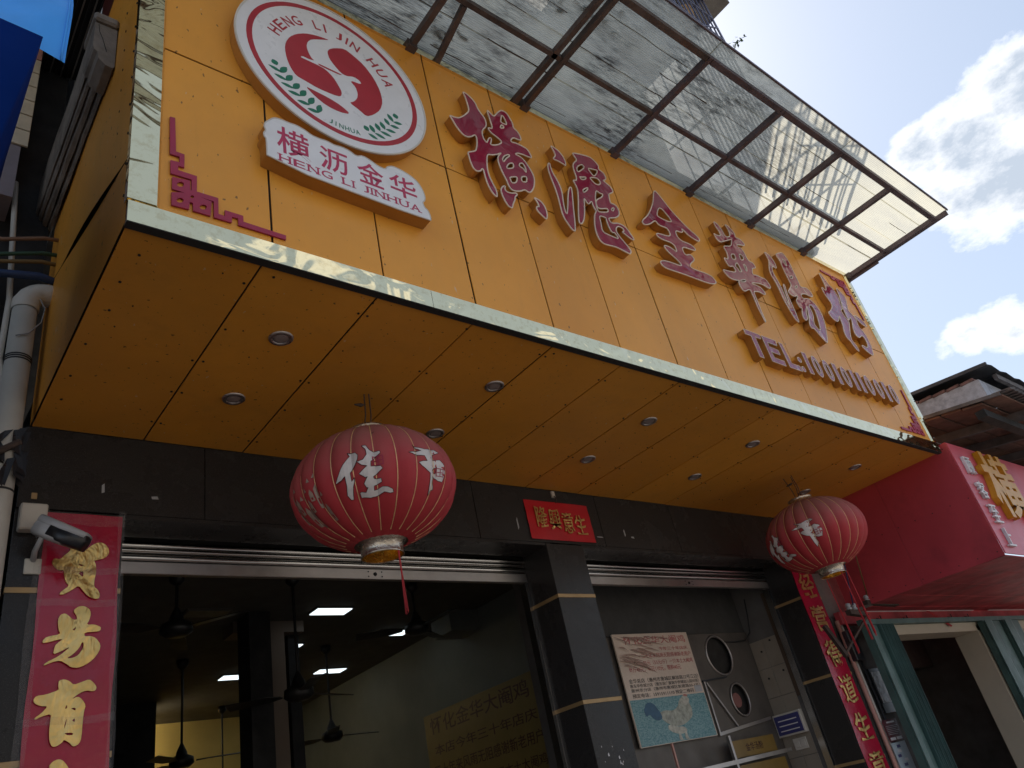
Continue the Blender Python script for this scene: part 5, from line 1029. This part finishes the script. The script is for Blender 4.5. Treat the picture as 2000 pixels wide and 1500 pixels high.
# right-hand kitchen wall (faces -X)
kw = thing('kitchen_side_wall', 'ivory tiled side wall at the right of the kitchen opening', 'wall', (6.45, 4.05, .13))
box('backing', mat('painted grey wall', (.14, .13, .12), .8), kw, 6.455, 6.60, 3.90, 4.29, .14, 3.4)
for r_ in range(9):
    for c_ in range(2):
        z0 = 2.63-.245*(r_+1); y0 = 3.955+.145*c_
        box('tile', KTILE, kw, 6.448, 6.4545, y0+.002, y0+.143, z0+.002, z0+.243, bev=.0012)
box('brown_board', BROWNP, kw, 6.446, 6.4545, 3.885, 3.95, 2.1, 3.0)
for (y, z) in ((4.02, 2.60), (4.14, 2.53), (3.99, 2.33), (4.16, 2.30)):
    MB().tube([(6.440, y, z), (6.4475, y, z)], .009, 8).build('plug_hole', DARK, kw)
bx1 = thing('indigo_box', 'indigo wall box with pale edges on the kitchen side wall', 'box', (6.43, 4.08, 1.8))
box('case', PLASTICW, bx1, 6.40, 6.447, 3.955, 4.235, 1.82, 2.0, bev=.003); box('label', BLUEB, bx1, 6.394, 6.399, 3.97, 4.22, 1.835, 1.985)
for k in range(3): box('label_line', WHITELET, bx1, 6.3925, 6.3938, 4.0, 4.19, 1.86+.04*k, 1.868+.04*k)
sw = thing('light_switch', 'double light switch on ivory tiles under the indigo box', 'switch', (6.44, 4.07, 1.7))
box('plate', PLASTICW, sw, 6.438, 6.4475, 4.01, 4.14, 1.70, 1.79, bev=.002)
for y in (4.025, 4.08): box('rocker', PLASTICW, sw, 6.432, 6.4375, y, y+.045, 1.72, 1.77, bev=.002)
sh = thing('steel_shelf', 'steel shelf frame with gold menu boards low in the kitchen opening', 'shelf', (5.6, 4.1, 1.4))
MB().bar((4.75, 4.1, 1.70), (6.30, 4.1, 1.72), .03, .03).build('front_rail', STEELD, sh)
MB().bar((5.52, 4.1, .2), (5.52, 4.1, 1.9), .025, .025).build('post', STEELD, sh)
box('menu_board', GOLDL, sh, 5.60, 6.18, 4.14, 4.15, 1.735, 1.86); box('menu_board', GOLDL, sh, 5.56, 6.22, 4.12, 4.13, 1.42, 1.68)
text('menu_text', '金华汤粉', POSTINK, sh, 5.76, 6.0, 1.77, 1.83, 4.139, .0003, off=.004)
tag(MB().box(4.60, 4.615, 3.9, 3.915, .14, 1.9).build('pink_rod', PINKTILE), 'thin pink rod below the hen poster', 'rod')

# ================================================================== RIGHT SIDE: METERS, NOTICES, INSULATORS
nb_ = thing('neighbour_shop', 'neighbouring red shop front at the right edge', 'building', (9, 3.5, 0))
box('wall', ROOMDARK, nb_, 6.83, 7.40, 3.585, 3.75, .13, 2.66); box('party_wall', CONC, nb_, 6.805, 7.3, 3.60, 3.85, 2.665, 4.6)
box('room_wall', CREAMWALL, nb_, 7.0, 16, 7.0, 7.1, .13, 3.2)
box('room_ceiling', CREAMWALL, nb_, 7.40, 16, 3.66, 7.0, 2.64, 2.70)
box('room_side_wall', ROOMDARK, nb_, 10.6, 10.7, 3.7, 7.0, .13, 2.63)
box('room_floor', PAVE, nb_, 7.0, 16, 3.4, 7.0, .01, .14)
box('room_beam', ROOMDARK, nb_, 7.42, 10.6, 4.5, 4.7, 2.3, 2.63)
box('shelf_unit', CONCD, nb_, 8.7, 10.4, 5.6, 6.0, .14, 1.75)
box('door_reveal', CREAMWALL, nb_, 9.50, 9.80, 3.42, 3.68, .13, 2.50)
box('door_head', CREAMWALL, nb_, 7.40, 16, 3.42, 3.66, 2.44, 2.56)
box('head_rail', GREEN, nb_, 6.92, 16, 3.36, 3.415, 2.53, 2.575)
def fold(label, x0, n, w, gap, seedk):
    t = thing('folding_door', label, 'folding door', (x0, 3.38, .13), 'green folding doors')
    for k in range(n):
        x = x0+k*(w+gap)
        pr = [(x, 3.40), (x, 3.34+.03*(k % 2)), (x+w*.2, 3.33+.03*(k % 2)), (x+w*.8, 3.33+.03*(k % 2)), (x+w, 3.34+.03*(k % 2)), (x+w, 3.40)]
        prismz('leaf', GREEN, t, pr, .14, 2.525)
        box('leaf_edge', GREEN, t, x+w*.02, x+w*.12, 3.318+.03*(k % 2), 3.333+.03*(k % 2), .14, 2.52)
    return t
fold('green folding shutter door stacked at the left of the neighbour doorway', 6.925, 2, .12, .008, 1)
t_ = fold('narrow ribbed green folding door leaves beside the neighbour doorway', 7.185, 7, .028, .006, 2)
fold('wide green folding door stacked at the right of the neighbour doorway', 9.53, 4, .27, .02, 3)
# red fascia
rf = thing('red_sign_box', 'crimson sign box of the neighbouring shop at the right edge', 'sign box', (9, 2.8, 2.7))
for y0, y1 in ((2.08, 2.78), (2.783, 3.5)):
    box('end_panel', REDBOX, rf, 7.05, 7.06, y0, y1, 2.69, 3.70)
box('front_panel', REDFRONT, rf, 7.055, 9.4, 2.068, 2.078, 2.70, 3.70); box('front_panel', REDFRONT, rf, 9.403, 14, 2.068, 2.078, 2.70, 3.70)
for k in range(9):
    y0 = 2.08+.158*k; box('soffit_board', REDSOFF, rf, 7.052, 14, y0+.0015, y0+.1565, 2.684+.002*(k % 2), 2.692)
box('top_cover', REDBOX, rf, 7.06, 14, 2.08, 3.56, 3.692, 3.71); box('added_light_block', STEELD, rf, 6.908, 7.2, 2.12, 3.58, 3.714, 3.722)  # second box is an unseen cover added to block light in the gap
mbr = MB()
for k in range(9):
    for z in (2.73, 3.2, 3.66): mbr.tube([(7.0495, 2.12+.16*k, z), (7.046, 2.12+.16*k, z)], .005, 6)
stuff(mbr.build('rivets', DARK, rf))
box('back_strip', REDSOFF, rf, 6.86, 14, 3.508, 3.56, 2.58, 2.69)
for a_, b_ in ((7.2, 9.8), (10.25, 13)): box('white_strip', WHITELET, rf, a_, b_, 3.47, 3.485, 2.676, 2.6825)
for a_ in (7.5, 8.05, 9.1, 9.55): MB().tube([(a_, 3.50, 2.62), (a_+.03, 3.47, 2.60), (a_+.05, 3.48, 2.64)], .005, 5).build('clip', PLASTICB, rf)
for ch, z1 in zip('顾客至上', (3.575, 3.345, 3.125, 2.92)):
    t = thing('white_character', dict(zip('顾客至上', ('topmost small white character of the column on the red front', 'second small white character from the top on the red front', 'third small white character from the top on the red front', 'lowest small white character of the column on the red front')))[ch], 'sign letter', (7.3, 2.06, z1-.15), 'white characters on the red front')
    text('letter_body', ch, WHITELET, t, 7.175, 7.325, z1-.16, z1, 2.054, .012, off=.002)
t = thing('yellow_character', 'big orange yellow raised character 横 on the red front', 'sign letter', (7.9, 2.06, 3.0))
text('letter_body', '横', GOLDLET, t, 7.42, 8.15, 3.02, 3.66, 2.040, .026, off=.02)
fl = MB(); fl.add([(8.52, 3.45, 2.67), (8.60, 3.45, 2.67), (8.86, 3.40, 2.50), (8.80, 3.395, 2.485)], [(0, 1, 2, 3)]); tag(fl.build('red_ribbon', TASSEL), 'short red ribbon hanging below the neighbour soffit', 'ribbon')
# insulator brackets
ib = thing('insulator_bracket', 'steel wire bracket with a row of insulators beside the red box', 'bracket', (6.7, 3.4, 2.5))
MB().bar((6.99, 3.3, 2.705), (7.58, 3.3, 2.690), .05, .035).build('arm', IRON, ib); MB().bar((6.62, 3.3, 2.62), (6.88, 3.3, 2.60), .05, .04).build('arm', IRON, ib)
MB().bar((6.62, 3.3, 2.61), (7.1, 3.3, 2.69), .025, .025).build('arm', IRON, ib)
MB().bar((6.40, 3.35, 2.27), (6.42, 3.45, 2.55), .04, .03).build('upright', IRON, ib); MB().bar((6.41, 3.38, 2.28), (6.95, 3.3, 2.60), .018, .018).build('strut', IRON, ib)
for x in (6.66, 6.76, 7.05, 7.17, 7.29, 7.42):
    MB().lathe([(.0, .0), (.024, .0), (.026, .015), (.014, .022), (.024, .03), (.022, .05), (.012, .058), (0, .058)], 0, 0, 12).build('insulator', PLASTICG, ib, True).location = Vector((x, 3.3, 2.64 if x < 6.9 else 2.715))
for i, (p_, q_, k) in enumerate((((6.72, 3.28, 2.68), (6.55, 3.05, 3.35), 'blue'), ((7.05, 3.28, 2.76), (6.86, 3.1, 3.4), 'ochre'), ((7.20, 3.28, 2.76), (6.99, 3.22, 3.3), 'grey'), ((7.42, 3.28, 2.76), (7.02, 3.18, 3.42), 'grey'))):
    p_, q_ = Vector(p_), Vector(q_)
    o = MB().tube([p_, p_.lerp(q_, .5)+Vector((0, 0, -.012)), q_], .006, 6).build('service_wire', CABLES[k], None, True)
    tag(o, f"{dict(blue='dark blue', ochre='ochre', grey='grey')[k]} service wire rising from the insulators, {['leftmost', 'second', 'third', 'rightmost'][i]} of four", 'wire', 'service wires at the insulators')
# meter box, conduits, notices
mt = thing('meter_board', 'narrow meter board with taped glass between the couplet and green doors', 'meter board', (7.1, 3.57, 1.8))
box('frame', PLASTICB, mt, 7.03, 7.33, 3.54, 3.583, 1.82, 2.19); box('window', mat('taped plastic', (.5, .48, .47), .25, 0, .4, 12, .8, 20), mt, 7.05, 7.30, 3.532, 3.539, 1.9, 2.16)
for i, x in enumerate((6.845, 6.90, 6.99)):
    o = MB().tube([(x, 3.55, .2), (x, 3.55, 2.62)], .011 if i else .02, 7).build('conduit', PINKTILE if i == 0 else (PLASTICW if i == 1 else CABLES['black']), None, True)
    tag(o, ['rusty pink conduit right beside the right couplet', 'thin ivory conduit right of the pink one', 'black conduit beside the meter board'][i], 'conduit')
ub = tag(box('fuse_box', PLASTICB, None, 6.83, 6.97, 3.49, 3.58, 2.26, 2.52, bev=.006), 'dark fuse box under the insulator bracket', 'fuse box')
n1 = thing('dark_notice', 'dark red notice card with pale lines of text', 'notice', (6.98, 3.53, 1.6))
box('card', NOTE, n1, 6.865, 7.115, 3.520, 3.526, 1.60, 1.77, bev=.001)
box('title', WHITELET, n1, 6.92, 7.06, 3.5188, 3.5196, 1.742, 1.755)
for k in range(6): box('text_line', PLASTICG, n1, 6.885, 7.09-.02*(k % 3), 3.5188, 3.5196, 1.718-.013*k, 1.722-.013*k)
for k in range(2): box('text_block', WHITELET, n1, 6.885+.11*k, 6.975+.11*k, 3.5188, 3.5196, 1.61, 1.632)
n2 = thing('blue_notice', 'pale blue notice sheet below the dark red notice', 'notice', (6.98, 3.53, 1.3))
box('sheet', NOTEB, n2, 6.865, 7.11, 3.522, 3.525, 1.30, 1.592)
for k in range(7):
    x = 6.88+.03*(k % 4)+.02*random.random(); z = 1.34+.035*k; box('print_patch', WHITELET if k % 2 else BLUEB, n2, x, x+.06, 3.5205, 3.5212, z, z+.022)

# ================================================================== NEIGHBOUR ROOFS
aw = thing('timber_awning', 'old timber board awning roof above the red sign box', 'awning roof', (9, 2.5, 3.8))
def zaw(y): return 4.06+(y-2.2)*.17
rn = random.Random(11)
ys_ = [1.55, 1.72, 1.9, 2.08, 2.26, 2.44, 2.65, 2.9, 3.2, 3.55]
for k, (a_, b_) in enumerate(zip(ys_[:-1], ys_[1:])):
    x0 = 7.30+rn.uniform(-.01, .03); m = [WOODR, WOODR, WOODR, WOODR, WOOD, WOODG, WOOD, WOODG, WOODG][k]
    x = x0
    for seg in range(3):
        L_ = rn.uniform(1.6, 2.6); mb = MB()
        y0, y1 = a_+.006, b_-.006; dz = rn.uniform(-.012, .012)
        mb.add([(x, y0, zaw(y0)-.03+dz), (x+L_, y0, zaw(y0)-.03+dz), (x+L_, y1, zaw(y1)-.03+dz), (x, y1, zaw(y1)-.03+dz), (x, y0, zaw(y0)-.01+dz), (x+L_, y0, zaw(y0)-.01+dz), (x+L_, y1, zaw(y1)-.01+dz), (x, y1, zaw(y1)-.01+dz)], [(0,3,2,1),(4,5,6,7),(0,1,5,4),(1,2,6,5),(2,3,7,6),(3,0,4,7)])
        mb.build('board', m if seg == 0 else rn.choice([WOOD, WOODG, WOODG]), aw); x += L_+.01
for x in (7.95, 8.7, 9.6, 10.6):
    MB().bar((x, 1.52, zaw(1.52)-.075), (x, 3.56, zaw(3.56)-.075), .05, .08).build('rafter', WOODG, aw)
for y in (1.75, 2.5, 3.2):
    MB().bar((7.2, y, zaw(y)-.15), (13, y, zaw(y)-.15), .08, .07).build('purlin', CONCD, aw)
MB().bar((7.29, 1.56, zaw(1.56)), (7.29, 3.56, zaw(3.56)), .02, .03).build('barge_board', WOODG, aw)
for k in range(12):
    x = 7.3+k*.5
    MB().add([(x, 1.48, zaw(1.48)+.02), (x+.5, 1.48, zaw(1.48)+.025), (x+.5, 3.57, zaw(3.57)+.03), (x, 3.57, zaw(3.57)+.025)], [(0, 1, 2, 3)]).build('roof_sheet', ROOFT, aw)
mb = MB()
for k in range(40):
    x = 7.32+k*.09; mb.bar((x, 1.46, zaw(1.46)+.02), (x+.05, 1.62, zaw(1.6)+.03), .06, .02)
stuff(mb.build('ragged_eave', WOODG, aw))
gh = thing('plaster_gable_house', 'house with blotchy plaster gable and dark sheet roof behind the awning', 'house', (12, 5, 0))
def zr(y): return 4.586+.02+(y-1.92)*-.0  # wall head
XG = 8.5
mb = MB(); yb_ = 3.55
mb.add([(XG, 1.925, 4.15), (XG, yb_, 4.3), (XG, yb_, 4.74), (XG, 1.925, 4.575), (XG+7, 1.925, 4.15), (XG+7, yb_, 4.3), (XG+7, yb_, 4.74), (XG+7, 1.925, 4.575)], [(0,1,2,3),(4,7,6,5),(0,3,7,4),(1,5,6,2),(3,2,6,7)]); mb.build('wall', PLASTER, gh)
for k in range(11):
    y0 = 1.96+.145*k; zt_ = 4.575+(y0-1.925)*.1
    box('brick', BRICK, gh, XG-.012, XG+.10, y0+.003, y0+.14, zt_+.006, zt_+.036, bev=.003)
nrf = 36; mb = MB(); vs = []
for k in range(nrf+1):
    x = XG-.06+.2*k
    vs += [(x, 1.78, 4.66+(.03 if k % 2 else 0)), (x, 3.6, 4.86+(.03 if k % 2 else 0))]
mb.add(vs, [(2*k, 2*k+2, 2*k+3, 2*k+1) for k in range(nrf)]); mb.build('roof_sheet', ROOFT, gh)
MB().bar((XG-.07, 1.77, 4.655), (XG-.07, 3.6, 4.855), .03, .035).build('verge_board', ROOFT, gh)
MB().bar((XG+.3, 1.84, 4.62), (XG+7, 1.84, 4.62), .04, .06).build('eave_beam', WOODG, gh)

# ================================================================== ACROSS THE STREET (seen only mirrored in trim, glass and steel)
for i, (x0, x1, h, yb) in enumerate(((-14, -5, 7.5, -11.5), (-4.5, 5.5, 5.6, -11.0), (6.2, 19, 8.6, -11.8))):
    t = thing('opposite_building', ['pale building across the street, left of the three', 'low pale building across the street, middle of the three', 'taller pale building across the street, right of the three'][i], 'building', ((x0+x1)/2, yb-3, 0), 'buildings across the street')
    box('wall', OPPW, t, x0, x1, yb-6, yb, 0, h)
    box('roof_slab', CONC, t, x0-.2, x1+.2, yb-6.2, yb+.4, h+.002, h+.25)
    fl_ = int(h//2.8)
    for f_ in range(fl_):
        nwin = int((x1-x0)//2.2)
        for k in range(nwin):
            x = x0+.7+k*(x1-x0-1)/nwin; w_ = box('window', OPPG, t, x, x+1.2, yb-.05, yb+.02, .9+2.8*f_, 2.3+2.8*f_)
            box('window_frame', PLASTICW, w_, x-.06, x+1.26, yb+.021, yb+.05, 2.3+2.8*f_, 2.36+2.8*f_)
